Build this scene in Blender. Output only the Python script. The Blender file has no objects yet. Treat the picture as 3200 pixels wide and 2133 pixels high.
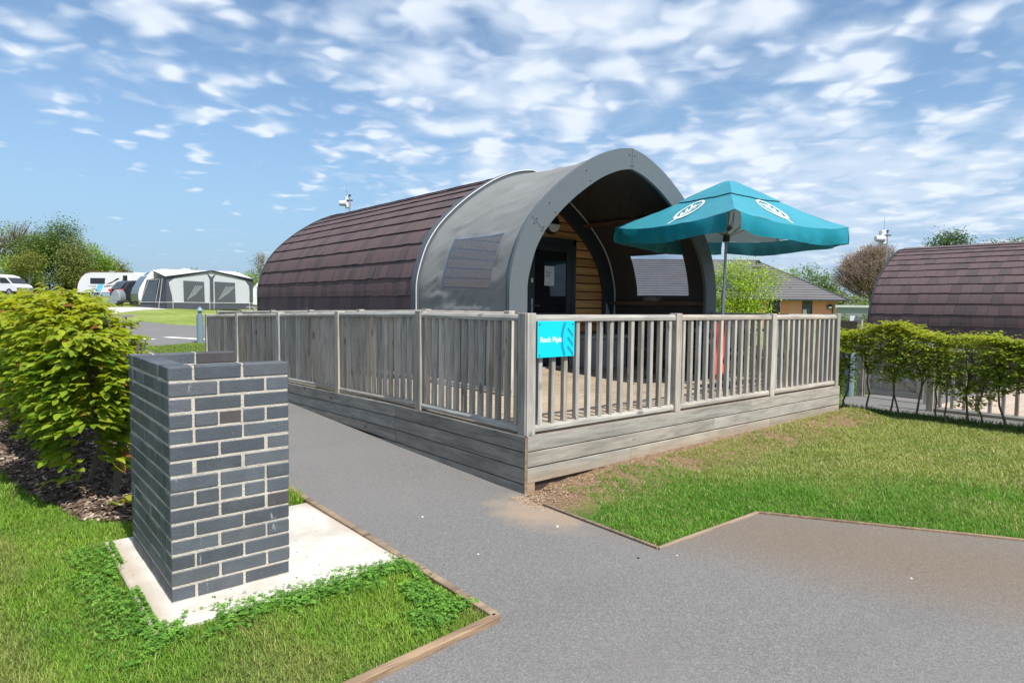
import bpy, bmesh, math, random
import numpy as np
from mathutils import Vector, Matrix, noise
random.seed(7); RNG = np.random.default_rng(11)
sc = bpy.context.scene
COL = sc.collection
# ------------------------------------------------------------ camera
EYE = Vector((0, 0, 1.47))
def cam_axes():
    p, r, y = math.radians(3.182), math.radians(.673), math.radians(40.2)
    F = Vector((0, math.cos(p), -math.sin(p))); D = Vector((0, -math.sin(p), -math.cos(p))); R = Vector((1, 0, 0))
    r2 = math.cos(r)*R - math.sin(r)*D; d2 = math.sin(r)*R + math.cos(r)*D
    Z = Matrix.Rotation(-y, 3, 'Z')
    return Z @ r2, Z @ d2, Z @ F
CR, CD, CF = cam_axes()
cam = bpy.data.objects.new('camera', bpy.data.cameras.new('camera'))
COL.objects.link(cam); sc.camera = cam
m = Matrix((CR, -CD, -CF)).transposed().to_4x4(); m.translation = EYE
cam.matrix_world = m
cam.data.sensor_width = 36; cam.data.lens = 22.5; cam.data.clip_start = .05; cam.data.clip_end = 3000
sc.render.resolution_x, sc.render.resolution_y = 1024, 682
# ------------------------------------------------------------ light, sky, exposure
SUNDIR = Vector((.02, 1, -1.41)).normalized()        # the way the light travels
EXPO = .36
sun = bpy.data.objects.new('sun', bpy.data.lights.new('sun', 'SUN')); COL.objects.link(sun)
sun.data.energy = 4.9; sun.data.angle = math.radians(.53); sun.data.color = (1, .955, .89)
sun.rotation_euler = SUNDIR.to_track_quat('-Z', 'Y').to_euler()
sc.view_settings.view_transform = 'Standard'; sc.view_settings.look = 'None'
sc.view_settings.gamma = 1; sc.view_settings.exposure = EXPO; sc.view_settings.use_curve_mapping = False
W = bpy.data.worlds.new('World'); sc.world = W; W.use_nodes = True
# ------------------------------------------------------------ node helpers
class N:
    def __init__(s, tree): s.t = tree; s.n = tree.nodes; s.l = tree.links
    def add(s, typ, inp=None, **kw):
        nd = s.n.new(typ)
        for k, v in kw.items(): setattr(nd, k, v)
        for k, v in (inp or {}).items(): s.set(nd, k, v)
        return nd
    def set(s, nd, k, v):
        i = nd.inputs[k]
        if isinstance(v, bpy.types.NodeSocket): s.l.new(v, i)
        else:
            if i.type == 'RGBA' and len(v) == 3: v = (*v, 1)
            i.default_value = v
    def math(s, op, a, b=0.0, c=0.0, clamp=False):
        nd = s.add('ShaderNodeMath', {0: a, 1: b, 2: c}, operation=op); nd.use_clamp = clamp; return nd.outputs[0]
    def vmath(s, op, a, b=(0, 0, 0)):
        return s.add('ShaderNodeVectorMath', {0: a, 1: b}, operation=op).outputs[0]
    def mix(s, f, a, b, mode='MIX'):
        nd = s.n.new('ShaderNodeMix'); nd.data_type = 'RGBA'; nd.blend_type = mode
        s.set(nd, 0, f); s.set(nd, 6, a); s.set(nd, 7, b); return nd.outputs[2]
    def noise(s, v, scale, detail=3, rough=.55, dist=0.0):
        return s.add('ShaderNodeTexNoise', {'Vector': v, 'Scale': scale, 'Detail': detail, 'Roughness': rough, 'Distortion': dist}).outputs[0]
    def ramp(s, f, a, b, smooth=True):
        nd = s.add('ShaderNodeMapRange', {0: f, 1: a, 2: b, 3: 0.0, 4: 1.0}); nd.interpolation_type = 'SMOOTHSTEP' if smooth else 'LINEAR'
        return nd.outputs[0]
    def obj(s): return s.add('ShaderNodeTexCoord').outputs['Object']
    def scale(s, v, sc_): return s.add('ShaderNodeMapping', {0: v, 3: sc_}).outputs[0]
    def sep(s, v): return s.add('ShaderNodeSeparateXYZ', {0: v}).outputs
    def rnd(s): return s.add('ShaderNodeObjectInfo').outputs['Random']
    def attr(s): return s.add('ShaderNodeAttribute', attribute_name='Col').outputs['Color']
    def bump(s, h, st=.3, d=.01): return s.add('ShaderNodeBump', {'Height': h, 'Strength': st, 'Distance': d}).outputs[0]
# ---- sky with a broken layer of small clouds
SIDE_K, SIDE_B = .40, .20
def make_sky():
    n = N(W.node_tree); n.n.clear()
    sky = n.add('ShaderNodeTexSky', sky_type='NISHITA'); sky.sun_disc = False
    s = -SUNDIR
    sky.sun_elevation = math.asin(s.z); sky.sun_rotation = math.atan2(s.x, s.y)
    sky.altitude = 0; sky.air_density = 1.0; sky.dust_density = .6; sky.ozone_density = 1.6
    d = n.add('ShaderNodeTexCoord').outputs['Generated']
    x, y, z = n.sep(d)
    zz = n.math('MAXIMUM', z, .0)
    k = n.math('DIVIDE', 1.0, n.math('ADD', zz, .13))
    px = n.math('MULTIPLY', x, k); py = n.math('MULTIPLY', y, k)
    # turn so that u runs across the first view and v away from it
    u = n.math('ADD', n.math('MULTIPLY', px, CR.x), n.math('MULTIPLY', py, CR.y))
    v = n.math('ADD', n.math('MULTIPLY', px, CF.x), n.math('MULTIPLY', py, CF.y))
    P = n.add('ShaderNodeCombineXYZ', {0: u, 1: v, 2: 0.0}).outputs[0]
    def warp(amt, sc_):
        w = n.add('ShaderNodeTexNoise', {'Vector': P, 'Scale': sc_, 'Detail': 2.0}).outputs[1]
        return n.vmath('ADD', P, n.vmath('MULTIPLY', n.vmath('SUBTRACT', w, (.5, .5, .5)), (amt, amt, 0)))
    P1, P2 = warp(.45, 2.2), warp(.30, 6.0)
    big = n.noise(P, .85, 2, .5)
    def puffs(vec, sc_):
        vo = n.add('ShaderNodeTexVoronoi', {'Vector': vec, 'Scale': sc_, 'Smoothness': .6}, feature='SMOOTH_F1')
        return n.math('SUBTRACT', 1.0, n.ramp(vo.outputs[0], .08, .66))
    pf = n.math('ADD', n.math('MULTIPLY', puffs(P1, 4.6), .60), n.math('MULTIPLY', puffs(P2, 9.0), .40))
    med = n.noise(P1, 3.2, 4, .5); fin = n.noise(P2, 14.0, 4, .55)
    cov = n.math('ADD', n.math('ADD', n.math('MULTIPLY', big, .80), n.math('MULTIPLY', med, .40)), n.math('ADD', n.math('MULTIPLY', pf, .62), n.math('MULTIPLY', fin, .22)))
    # clear quarter low on one side, thicker field on the other
    side = n.math('MAXIMUM', n.math('MINIMUM', n.math('ADD', n.math('MULTIPLY', u, SIDE_K), SIDE_B), .16), -.46)
    lo = n.ramp(v, 1.7, 2.7)
    cov = n.math('ADD', cov, n.math('MULTIPLY', side, n.math('ADD', n.math('MULTIPLY', lo, .97), .03)))
    cov = n.math('ADD', cov, n.math('MULTIPLY', n.math('SUBTRACT', 1.0, lo), .075))
    mask = n.ramp(cov, .69, 1.12)
    haze = n.ramp(z, .0, .16)
    mask = n.math('MULTIPLY', mask, n.math('ADD', n.math('MULTIPLY', haze, .50), .36))
    mask = n.math('MULTIPLY', mask, n.ramp(z, -.01, .03))
    shade = n.ramp(pf, .25, .75)
    cloud = n.mix(shade, (6.2, 7.3, 8.9), (8.6, 9.2, 10.0))
    base = n.mix(1.0, sky.outputs[0], (1.36, 1.48, 1.50), 'MULTIPLY')
    low = n.math('MULTIPLY', n.math('SUBTRACT', 1.0, n.ramp(z, -.02, .34)), .80)
    base = n.mix(low, base, (2.3, 3.85, 6.3))
    col = n.mix(mask, base, cloud)
    bg = n.add('ShaderNodeBackground', {0: col, 1: .085})
    n.l.new(bg.outputs[0], n.add('ShaderNodeOutputWorld').inputs[0])
make_sky()
# ------------------------------------------------------------ materials
def material(name):
    mt = bpy.data.materials.new(name); mt.use_nodes = True; n = N(mt.node_tree); n.n.clear()
    out = n.add('ShaderNodeOutputMaterial'); return mt, n, out
def pbr(name, col, rough=.6, fn=None, metal=0, spec=.5, trans=0):
    mt, n, out = material(name)
    b = n.add('ShaderNodeBsdfPrincipled', {'Roughness': rough, 'Metallic': metal, 'Specular IOR Level': spec})
    c = col; nrm = None
    if fn:
        r = fn(n, col)
        c = r.get('c', col)
        if 'r' in r: n.set(b, 'Roughness', r['r'])
        if 'n' in r: n.set(b, 'Normal', r['n'])
    n.set(b, 'Base Color', c); n.l.new(b.outputs[0], out.inputs[0]); return mt
def f_mottle(sc_=3., amt=.15, bump=.0, fine=40.):
    def f(n, col):
        o = n.obj(); a = n.noise(o, sc_, 4); b = n.noise(o, fine, 3)
        k = n.math('ADD', 1-amt, n.math('MULTIPLY', n.math('ADD', n.math('MULTIPLY', a, 1.4), n.math('MULTIPLY', b, .6)), amt))
        c = n.mix(1.0, (*col, 1), n.add('ShaderNodeCombineXYZ', {0: k, 1: k, 2: k}).outputs[0], 'MULTIPLY')
        r = {'c': c}
        if bump: r['n'] = n.bump(n.math('ADD', a, b), bump, .01)
        return r
    return f
def f_wood(axis, light, dark, tint=.35, grooves=None, streak=1.0, stain=0.0):
    """weathered timber: grain stretched along one axis, knots, per-piece tone, optional decking grooves"""
    def f(n, col):
        o = n.obj(); r = n.rnd()
        o = n.vmath('ADD', o, n.add('ShaderNodeCombineXYZ', {0: n.math('MULTIPLY', r, 7.0), 1: n.math('MULTIPLY', r, 3.0), 2: n.math('MULTIPLY', r, 11.0)}).outputs[0])
        s = [22., 22., 22.]; s[axis] = 1.9
        s2 = [90., 90., 90.]; s2[axis] = 6.
        g = n.noise(n.scale(o, tuple(s)), 1.0, 4, .6, .6); g2 = n.noise(n.scale(o, tuple(s2)), 1.0, 3, .6)
        pt = n.noise(o, 2.2, 3)
        k = n.math('ADD', n.math('MULTIPLY', g, .55), n.math('ADD', n.math('MULTIPLY', g2, .30), n.math('MULTIPLY', pt, .25)))
        k = n.ramp(k, .36, .72)
        c = n.mix(k, dark, light)
        ks = [6.5, 6.5, 6.5]; ks[axis] = 2.4
        kn = n.add('ShaderNodeTexVoronoi', {'Vector': n.scale(o, tuple(ks)), 'Scale': 1.0}).outputs[0]
        knm = n.math('SUBTRACT', 1.0, n.ramp(kn, .08, .15))
        c = n.mix(n.math('MULTIPLY', knm, .72), c, tuple(x*.45 for x in dark))
        rw = n.math('FRACT', n.math('MULTIPLY', r, 17.3))
        c = n.mix(1.0, c, n.mix(rw, (1.08, 1.0, .90), (.95, .985, 1.0)), 'MULTIPLY')
        tv = n.math('ADD', 1-tint*.5, n.math('MULTIPLY', r, tint))
        c = n.mix(1.0, c, n.add('ShaderNodeCombineXYZ', {0: tv, 1: tv, 2: tv}).outputs[0], 'MULTIPLY')
        h = n.math('ADD', n.math('MULTIPLY', g2, .6), g)
        if grooves is not None:
            ax, pitch = grooves
            co = n.sep(n.obj())[ax]
            w = n.math('PINGPONG', co, pitch*.5); w = n.math('DIVIDE', w, pitch*.5)
            gm = n.ramp(w, .15, .45)
            c = n.mix(n.math('MULTIPLY', n.math('SUBTRACT', 1.0, gm), .42), c, tuple(x*.3 for x in dark))
            h = n.math('ADD', n.math('MULTIPLY', h, .4), n.math('MULTIPLY', gm, 1.5))
        if stain:
            co = n.sep(n.obj())[2]
            st = n.math('MULTIPLY', n.math('SUBTRACT', 1.0, n.ramp(n.math('ADD', co, n.math('MULTIPLY', pt, .12)), .10, .30)), stain)
            c = n.mix(st, c, (.30, .215, .135))
        return {'c': c, 'n': n.bump(h, .35, .004), 'r': .8}
    return f
M = {}
GL, GD = (.45, .43, .395), (.215, .208, .20)
M['wood_z'] = pbr('weathered_timber_upright', GL, fn=f_wood(2, GL, GD, .45))
M['wood_x'] = pbr('weathered_timber_rail_x', GL, fn=f_wood(0, GL, GD, .2))
M['wood_y'] = pbr('weathered_timber_rail_y', GL, fn=f_wood(1, GL, GD, .2))
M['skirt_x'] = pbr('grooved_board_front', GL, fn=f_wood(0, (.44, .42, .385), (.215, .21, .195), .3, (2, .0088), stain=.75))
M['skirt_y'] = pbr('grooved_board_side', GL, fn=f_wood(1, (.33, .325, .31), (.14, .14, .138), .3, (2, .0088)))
M['deck'] = pbr('deck_board', GL, fn=f_wood(0, (.46, .385, .29), (.24, .195, .145), .3, (1, .012)))
M['deck_far'] = pbr('deck_board_pinkish', GL, fn=f_wood(1, (.55, .43, .34), (.30, .23, .18), .3))
M['edging'] = pbr('timber_edging', GL, fn=f_wood(0, (.32, .235, .16), (.13, .09, .06), .4))
M['brown_fence'] = pbr('brown_fence_timber', GL, fn=f_wood(2, (.17, .115, .085), (.085, .06, .05), .3))
M['beam'] = pbr('dark_batten', GL, fn=f_wood(1, (.16, .095, .06), (.07, .045, .03), .2))
M['dark_slats'] = pbr('dark_stained_timber', GL, fn=f_wood(0, (.045, .032, .028), (.02, .016, .015), .2))
def f_pine(n, col):
    o = n.obj(); c0 = n.attr()
    g = n.noise(n.scale(o, (1.2, 20, 30)), 1.0, 4, .6, 1.0); p = n.noise(o, 1.5, 3)
    kn = n.add('ShaderNodeTexVoronoi', {'Vector': n.scale(o, (4.0, 4., 9.)), 'Scale': 1.0}).outputs[0]
    km = n.math('SUBTRACT', 1.0, n.ramp(kn, .05, .11))
    c = n.mix(n.ramp(g, .3, .7), (.38, .185, .055), (.64, .36, .13))
    c = n.mix(n.math('MULTIPLY', km, .7), c, (.14, .06, .025))
    c = n.mix(1.0, c, c0, 'MULTIPLY')
    return {'c': c, 'r': .55, 'n': n.bump(g, .15, .004)}
M['pine'] = pbr('pine_cladding', (1, 1, 1), fn=f_pine)
def f_asphalt(n, col):
    o = n.obj()
    a = n.noise(o, 90, 3, .7); b = n.noise(o, 240, 2, .6); c_ = n.noise(o, .55, 4, .6); d = n.noise(n.vmath('ADD', o, (5, 9, 0)), .9, 5, .65)
    v = n.add('ShaderNodeTexVoronoi', {'Vector': o, 'Scale': 170.}).outputs[1]
    vr = n.sep(v)[0]
    k = n.math('ADD', n.math('MULTIPLY', a, .5), n.math('ADD', n.math('MULTIPLY', b, .3), n.math('MULTIPLY', vr, .5)))
    c = n.mix(n.ramp(k, .35, .95), (.112, .108, .105), (.200, .193, .186))
    c = n.mix(n.math('MULTIPLY', n.ramp(vr, .975, .99), .28), c, (.42, .39, .35))
    c = n.mix(n.math('MULTIPLY', n.ramp(c_, .38, .7), .4), c, (.185, .178, .170))
    dk = n.math('MULTIPLY', n.ramp(n.noise(n.scale(o, (.5, 1.1, 1)), 1.3, 4, .6), .5, .75), .22)
    c = n.mix(dk, c, (.100, .098, .098))
    # ochre film on the stretch by the right-hand edging
    x, y, z = n.sep(o)
    rx = n.math('SUBTRACT', x, 4.3); ry = n.math('SUBTRACT', y, 1.3)
    al = n.math('ADD', n.math('MULTIPLY', rx, .42), n.math('MULTIPLY', ry, -.9)); ac = n.math('ADD', n.math('MULTIPLY', rx, .9), n.math('MULTIPLY', ry, .42))
    dd = n.math('ADD', n.math('POWER', n.math('MULTIPLY', al, .42), 2.0), n.math('POWER', n.math('MULTIPLY', ac, 1.15), 2.0))
    br = n.math('MULTIPLY', n.math('SUBTRACT', 1.0, n.ramp(n.math('ADD', dd, n.math('MULTIPLY', d, .9)), .35, 1.7)), .8)
    c = n.mix(br, c, n.mix(k, (.085, .062, .040), (.20, .150, .105)))
    br2 = n.math('MULTIPLY', n.ramp(d, .58, .8), .12)
    c = n.mix(br2, c, (.15, .115, .085))
    # soil washed out at the deck corner
    ex = n.math('MULTIPLY', n.math('SUBTRACT', x, 3.06), 2.6); ey = n.math('MULTIPLY', n.math('SUBTRACT', y, 3.30), 1.75)
    so = n.math('ADD', n.math('ADD', n.math('MULTIPLY', ex, ex), n.math('MULTIPLY', ey, ey)), n.math('MULTIPLY', n.noise(o, 6, 4), 1.3))
    c = n.mix(n.math('MULTIPLY', n.math('SUBTRACT', 1.0, n.ramp(so, .55, 1.6)), .62), c, (.36, .26, .17))
    return {'c': c, 'r': .85, 'n': n.bump(n.math('ADD', k, n.math('MULTIPLY', vr, .6)), .38, .003)}
M['asphalt'] = pbr('asphalt', (.2, .2, .2), fn=f_asphalt)
def f_ground(n, col):
    o = n.obj(); a = n.noise(o, 1.6, 5, .6); b = n.noise(o, 45, 4, .65); e = n.noise(o, 9, 4, .6)
    c = n.mix(n.ramp(b, .35, .7), (.05, .085, .02), (.13, .18, .045))
    c = n.mix(n.math('MULTIPLY', n.ramp(a, .42, .66), .6), c, (.20, .20, .06))
    x, y, z = n.sep(o)
    # bare, dry strip in front of the skirt boards
    s1 = n.math('MULTIPLY', n.ramp(n.math('ADD', y, n.math('MULTIPLY', n.math('SUBTRACT', e, .5), .7)), 3.05, 3.4), n.math('MULTIPLY', n.ramp(x, 2.4, 3.1), n.math('SUBTRACT', 1.0, n.ramp(x, 9.1, 9.7))))
    s1 = n.math('MULTIPLY', s1, n.math('SUBTRACT', 1.0, n.ramp(y, 4.6, 5.0)))
    s2 = n.math('MULTIPLY', n.ramp(e, .64, .74), n.math('MULTIPLY', n.ramp(x, 3.4, 4.6), .45))
    soil = n.mix(n.ramp(b, .3, .7), (.14, .088, .052), (.32, .215, .135))
    c = n.mix(n.math('MAXIMUM', s1, s2), c, soil)
    # far lawns: shorter, paler
    far = n.ramp(n.math('ADD', y, n.math('MULTIPLY', x, .4)), 16, 26)
    fc = n.mix(n.ramp(n.math('ADD', n.math('MULTIPLY', n.noise(o, 2.5, 6, .75), .7), n.math('MULTIPLY', n.noise(o, .35, 3), .4)), .38, .72), (.13, .19, .032), (.31, .35, .10))
    c = n.mix(far, c, fc)
    return {'c': c, 'r': .95, 'n': n.bump(b, .8, .03)}
M['ground'] = pbr('turf', (.1, .2, .05), fn=f_ground, spec=.1)
def f_slab(n, col):
    o = n.obj(); a = n.noise(o, 3.0, 5, .65); b = n.noise(o, 60, 4, .7); s = n.noise(o, 26, 2, .5)
    c = n.mix(n.ramp(a, .3, .7), (.45, .42, .37), (.66, .63, .565))
    c = n.mix(n.math('MULTIPLY', n.ramp(b, .5, .75), .35), c, (.42, .38, .32))
    c = n.mix(n.math('MULTIPLY', n.ramp(s, .70, .74), .75), c, (.10, .09, .085))
    x, y, z = n.sep(o)
    ed = n.math('ADD', n.ramp(n.math('SUBTRACT', x, n.math('MULTIPLY', a, .12)), 1.66, 1.82), n.math('SUBTRACT', 1.0, n.ramp(n.math('ADD', x, n.math('MULTIPLY', a, -.10)), .56, .66)))
    c = n.mix(n.math('MULTIPLY', ed, .5, clamp=True), c, (.34, .235, .16))
    st = n.math('MULTIPLY', n.ramp(n.noise(n.vmath('ADD', o, (4, 1, 0)), 1.8, 5, .7), .5, .72), .45)
    c = n.mix(st, c, (.36, .325, .27))
    return {'c': c, 'r': .85, 'n': n.bump(b, .25, .004)}
M['slab'] = pbr('concrete_slab', (.7, .7, .6), fn=f_slab)
M['gravel'] = pbr('pale_gravel', (.55, .53, .50), fn=f_mottle(8, .35, .3, 60))
M['white_line'] = pbr('road_paint', (.75, .75, .73), fn=f_mottle(9, .2))
def f_brick(n, col):
    o = n.obj(); a = n.noise(o, 14, 4, .6); b = n.noise(o, 130, 3, .6)
    c = n.mix(1.0, n.attr(), n.mix(n.math('ADD', n.math('MULTIPLY', a, .7), n.math('MULTIPLY', b, .5)), (.62, .62, .62), (1.32, 1.32, 1.32)), 'MULTIPLY')
    e = n.math('MULTIPLY', n.ramp(n.noise(n.scale(n.vmath('ADD', o, (3.1, 0, .8)), (9, 9, 3)), 1.0, 4, .7), .66, .74), .55)
    c = n.mix(e, c, (.48, .50, .52))
    du = n.math('MULTIPLY', n.ramp(n.noise(o, 3.2, 5, .7), .45, .75), .30)
    c = n.mix(du, c, (.17, .175, .18))
    ch = n.math('MULTIPLY', n.ramp(n.noise(n.vmath('ADD', o, (1, 2, 3)), 34, 4, .75), .66, .74), .55)
    c = n.mix(ch, c, (.30, .28, .25))
    return {'c': c, 'r': n.math('ADD', .5, n.math('MULTIPLY', b, .25)), 'n': n.bump(n.math('ADD', a, b), .7, .005)}
M['brick'] = pbr('blue_brick', (.1, .1, .1), fn=f_brick)
M['mortar'] = pbr('mortar', (.47, .425, .365), .9, f_mottle(7, .5, .7, 90))
def f_attr(rough=.75, noise=.25, sc_=60., bump=.2, spec=None):
    def f(n, col):
        o = n.obj(); b = n.noise(o, sc_, 4, .6)
        k = n.math('ADD', 1-noise, n.math('MULTIPLY', b, 2*noise))
        return {'c': n.mix(1.0, n.attr(), n.add('ShaderNodeCombineXYZ', {0: k, 1: k, 2: k}).outputs[0], 'MULTIPLY'), 'r': rough, 'n': n.bump(b, bump, .003)}
    return f
def f_tile(n, col):
    o = n.obj(); b = n.noise(o, 150, 3, .6); s = n.noise(n.scale(o, (30, 30, 2.5)), 1.0, 3, .6)
    k = n.math('ADD', .72, n.math('ADD', n.math('MULTIPLY', b, .3), n.math('MULTIPLY', s, .26)))
    return {'c': n.mix(1.0, n.attr(), n.add('ShaderNodeCombineXYZ', {0: k, 1: k, 2: k}).outputs[0], 'MULTIPLY'), 'r': .88, 'n': n.bump(b, .3, .003)}
M['tile'] = pbr('stone_coated_tile', (.1, .07, .07), fn=f_tile, spec=.25)
M['tinted'] = pbr('tinted_surface', (1, 1, 1), fn=f_attr(.8, .2, 30.))
M['slate'] = pbr('slate_grey_roof', (.135, .13, .135), .8, f_mottle(2, .2, .1))
def f_canvas(n, col):
    o = n.obj(); a = n.noise(o, 2.2, 4); w = n.noise(n.scale(o, (400, 400, 400)), 1.0, 1)
    st = n.math('MULTIPLY', n.ramp(a, .55, .75), .25)
    c = n.mix(st, (*col, 1), (.29, .29, .275))
    return {'c': c, 'n': n.bump(w, .1, .002), 'r': .8}
M['canvas'] = pbr('grey_canvas', (.205, .21, .208), fn=f_canvas, spec=.25)
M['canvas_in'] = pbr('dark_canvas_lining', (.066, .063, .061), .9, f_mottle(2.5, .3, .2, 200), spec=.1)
def f_arch(n, col):
    o = n.obj(); a = n.noise(o, 1.7, 3); s = n.noise(n.scale(n.vmath('ADD', o, (0, 0, 0)), (34, 34, 16)), 1.0, 5, .8, 2.0)
    z = n.sep(o)[2]
    m = n.math('MULTIPLY', n.ramp(s, .62, .70), n.math('MULTIPLY', n.ramp(a, .46, .60), .65))
    c = n.mix(n.noise(o, 5, 3), tuple(x*.93 for x in col), tuple(x*1.08 for x in col))
    return {'c': n.mix(m, c, (.42, .42, .41)), 'r': .55}
M['arch'] = pbr('grey_painted_board', (.100, .121, .134), fn=f_arch)
M['dark_trim'] = pbr('dark_grey_trim', (.035, .042, .05), .5)
M['white_trim'] = pbr('white_trim', (.62, .62, .61), .5)
M['door'] = pbr('anthracite_door', (.022, .029, .036), .4, f_mottle(3, .2))
M['handle'] = pbr('brushed_steel', (.55, .55, .55), .3, metal=1)
M['paper'] = pbr('paper', (.62, .66, .72), .6)
M['ink'] = pbr('ink', (.03, .05, .08), .6)
M['black'] = pbr('black_plastic', (.012, .012, .013), .45)
M['milk'] = pbr('milky_diffuser', (.72, .73, .74), .35)
M['steel'] = pbr('galvanised_steel', (.42, .45, .46), .38, f_mottle(5, .2), metal=.8)
M['box'] = pbr('grey_box_plastic', (.30, .32, .34), .6, f_mottle(4, .1))
M['red'] = pbr('red_orange_cloth', (.72, .07, .035), .7, f_mottle(8, .3, .5, 30))
M['white'] = pbr('white_gel_coat', (.66, .67, .68), .3, f_mottle(1.5, .06))
M['van_grey'] = pbr('grey_gel_coat', (.12, .15, .18), .3)
M['maroon'] = pbr('maroon_stripe', (.17, .03, .04), .4)
M['red_lens'] = pbr('red_tail_lens', (.6, .02, .02), .2)
M['car'] = pbr('dark_car_paint', (.035, .04, .05), .22, metal=.4)
M['tyre'] = pbr('tyre', (.015, .015, .016), .8)
M['alloy'] = pbr('alloy', (.5, .5, .52), .3, metal=.8)
M['awn_grey'] = pbr('charcoal_awning', (.062, .068, .085), .75, f_mottle(1.2, .35, .3, 12), spec=.2)
M['awn_light'] = pbr('pale_awning', (.42, .44, .47), .75, f_mottle(1.2, .12, .3, 12), spec=.2)
M['awn_white'] = pbr('white_awning_roof', (.66, .67, .68), .6)
M['cover'] = pbr('grey_cover', (.22, .25, .27), .6, f_mottle(3, .4, .6, 9))
M['deckchair'] = pbr('blue_chair_cloth', (.07, .32, .55), .7)
M['cone'] = pbr('orange_cone', (.7, .2, .08), .6)
M['blue_grey'] = pbr('blue_grey_metal', (.16, .235, .28), .45, f_mottle(6, .15))
M['sign'] = pbr('cyan_sign', (.0, .56, .74), .35)
M['sign_dark'] = pbr('teal_print', (.005, .25, .40), .4)
M['lettering'] = pbr('white_lettering', (.85, .87, .88), .4)
M['leafprint'] = pbr('white_print', (.86, .87, .86), .6)
M['plain_wall'] = pbr('painted_wall', (.62, .64, .63), .7, f_mottle(2, .1))
M['pale_grey_wall'] = pbr('grey_green_wall', (.24, .28, .28), .7, f_mottle(2, .1))
M['green_sign'] = pbr('green_board', (.10, .42, .10), .6)
def f_redbrick(n, col):
    o = n.obj()
    br = n.add('ShaderNodeTexBrick', {'Vector': n.add('ShaderNodeCombineXYZ', {0: n.math('ADD', n.sep(o)[0], n.sep(o)[1]), 1: n.sep(o)[2], 2: 0.0}).outputs[0],
        'Color1': (.70, .275, .16, 1), 'Color2': (.60, .225, .12, 1), 'Mortar': (.56, .33, .23, 1), 'Scale': 1.0, 'Mortar Size': .012, 'Brick Width': .225, 'Row Height': .075})
    return {'c': br.outputs[0], 'r': .9}
M['redbrick'] = pbr('buff_brickwork', (.5, .3, .2), fn=f_redbrick)
M['solar'] = pbr('solar_panel', (.035, .035, .06), .25)
def f_chips(n, col): return {'c': n.attr(), 'r': .85}
M['chips'] = pbr('bark_chips', (.2, .15, .1), fn=f_chips)
M['mulch'] = pbr('mulch', (.10, .07, .05), .95, f_mottle(25, .6, .8, 90))
M['bark'] = pbr('bark', (.13, .105, .08), .9, f_mottle(9, .45, .6, 50))
M['twig'] = pbr('pale_brown_twigs', (.30, .225, .18), .9, f_mottle(3, .3))
M['mid_arch'] = pbr('blue_grey_trim', (.075, .09, .105), .5)
M['bark_pale'] = pbr('pale_bark', (.30, .28, .25), .9, f_mottle(5, .6, .4, 20))
def leafmat(name, trans=.45, gloss=.35, veins=False, rough=.45):
    mt, n, out = material(name); c = n.attr()
    b = n.add('ShaderNodeBsdfPrincipled', {'Base Color': c, 'Roughness': rough, 'Specular IOR Level': gloss})
    if veins:
        uv = n.add('ShaderNodeUVMap').outputs[0]; u, v, _ = n.sep(uv)
        au = n.math('ABSOLUTE', n.math('SUBTRACT', u, .5))
        w = n.math('PINGPONG', n.math('SUBTRACT', v, n.math('MULTIPLY', au, .55)), .038)
        w = n.math('DIVIDE', w, .038)
        hh = n.math('ADD', w, n.ramp(au, .0, .05))
        nr = n.bump(hh, .7, .006); n.set(b, 'Normal', nr)
        vein = n.math('MULTIPLY', n.math('SUBTRACT', 1.0, n.ramp(w, .0, .4)), .18)
        c = n.mix(vein, c, n.mix(1.0, c, (.45, .5, .4), 'MULTIPLY')); n.set(b, 'Base Color', c)
    t = n.add('ShaderNodeBsdfTranslucent', {0: n.mix(1.0, c, (1.25, 1.15, .55), 'MULTIPLY')})
    ms = n.add('ShaderNodeMixShader', {0: trans}); n.l.new(b.outputs[0], ms.inputs[1]); n.l.new(t.outputs[0], ms.inputs[2])
    n.l.new(ms.outputs[0], out.inputs[0]); return mt
M['leaf'] = leafmat('hornbeam_leaf', .42, .4, True)
M['leaf_far'] = leafmat('tree_leaf', .35, .2, rough=.6)
M['grass'] = leafmat('grass_blade', .35, .25, rough=.55)
def umbmat(name, top, under):
    mt, n, out = material(name)
    o = n.obj(); bk = n.add('ShaderNodeNewGeometry').outputs['Backfacing']
    a = n.noise(o, 3.5, 3); c = n.mix(a, tuple(x*.85 for x in top), tuple(x*1.12 for x in top))
    c = n.mix(bk, c, under)
    b = n.add('ShaderNodeBsdfPrincipled', {'Base Color': c, 'Roughness': .5, 'Specular IOR Level': .4, 'Normal': n.bump(n.noise(n.scale(o, (3, 3, 3)), 2.0, 3), .35, .03)})
    t = n.add('ShaderNodeBsdfTranslucent', {0: c}); ms = n.add('ShaderNodeMixShader', {0: .22})
    n.l.new(b.outputs[0], ms.inputs[1]); n.l.new(t.outputs[0], ms.inputs[2]); n.l.new(ms.outputs[0], out.inputs[0]); return mt
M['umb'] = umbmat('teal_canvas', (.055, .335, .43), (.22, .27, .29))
M['umb_edge'] = umbmat('teal_valance', (.006, .25, .33), (.05, .25, .30))
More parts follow.
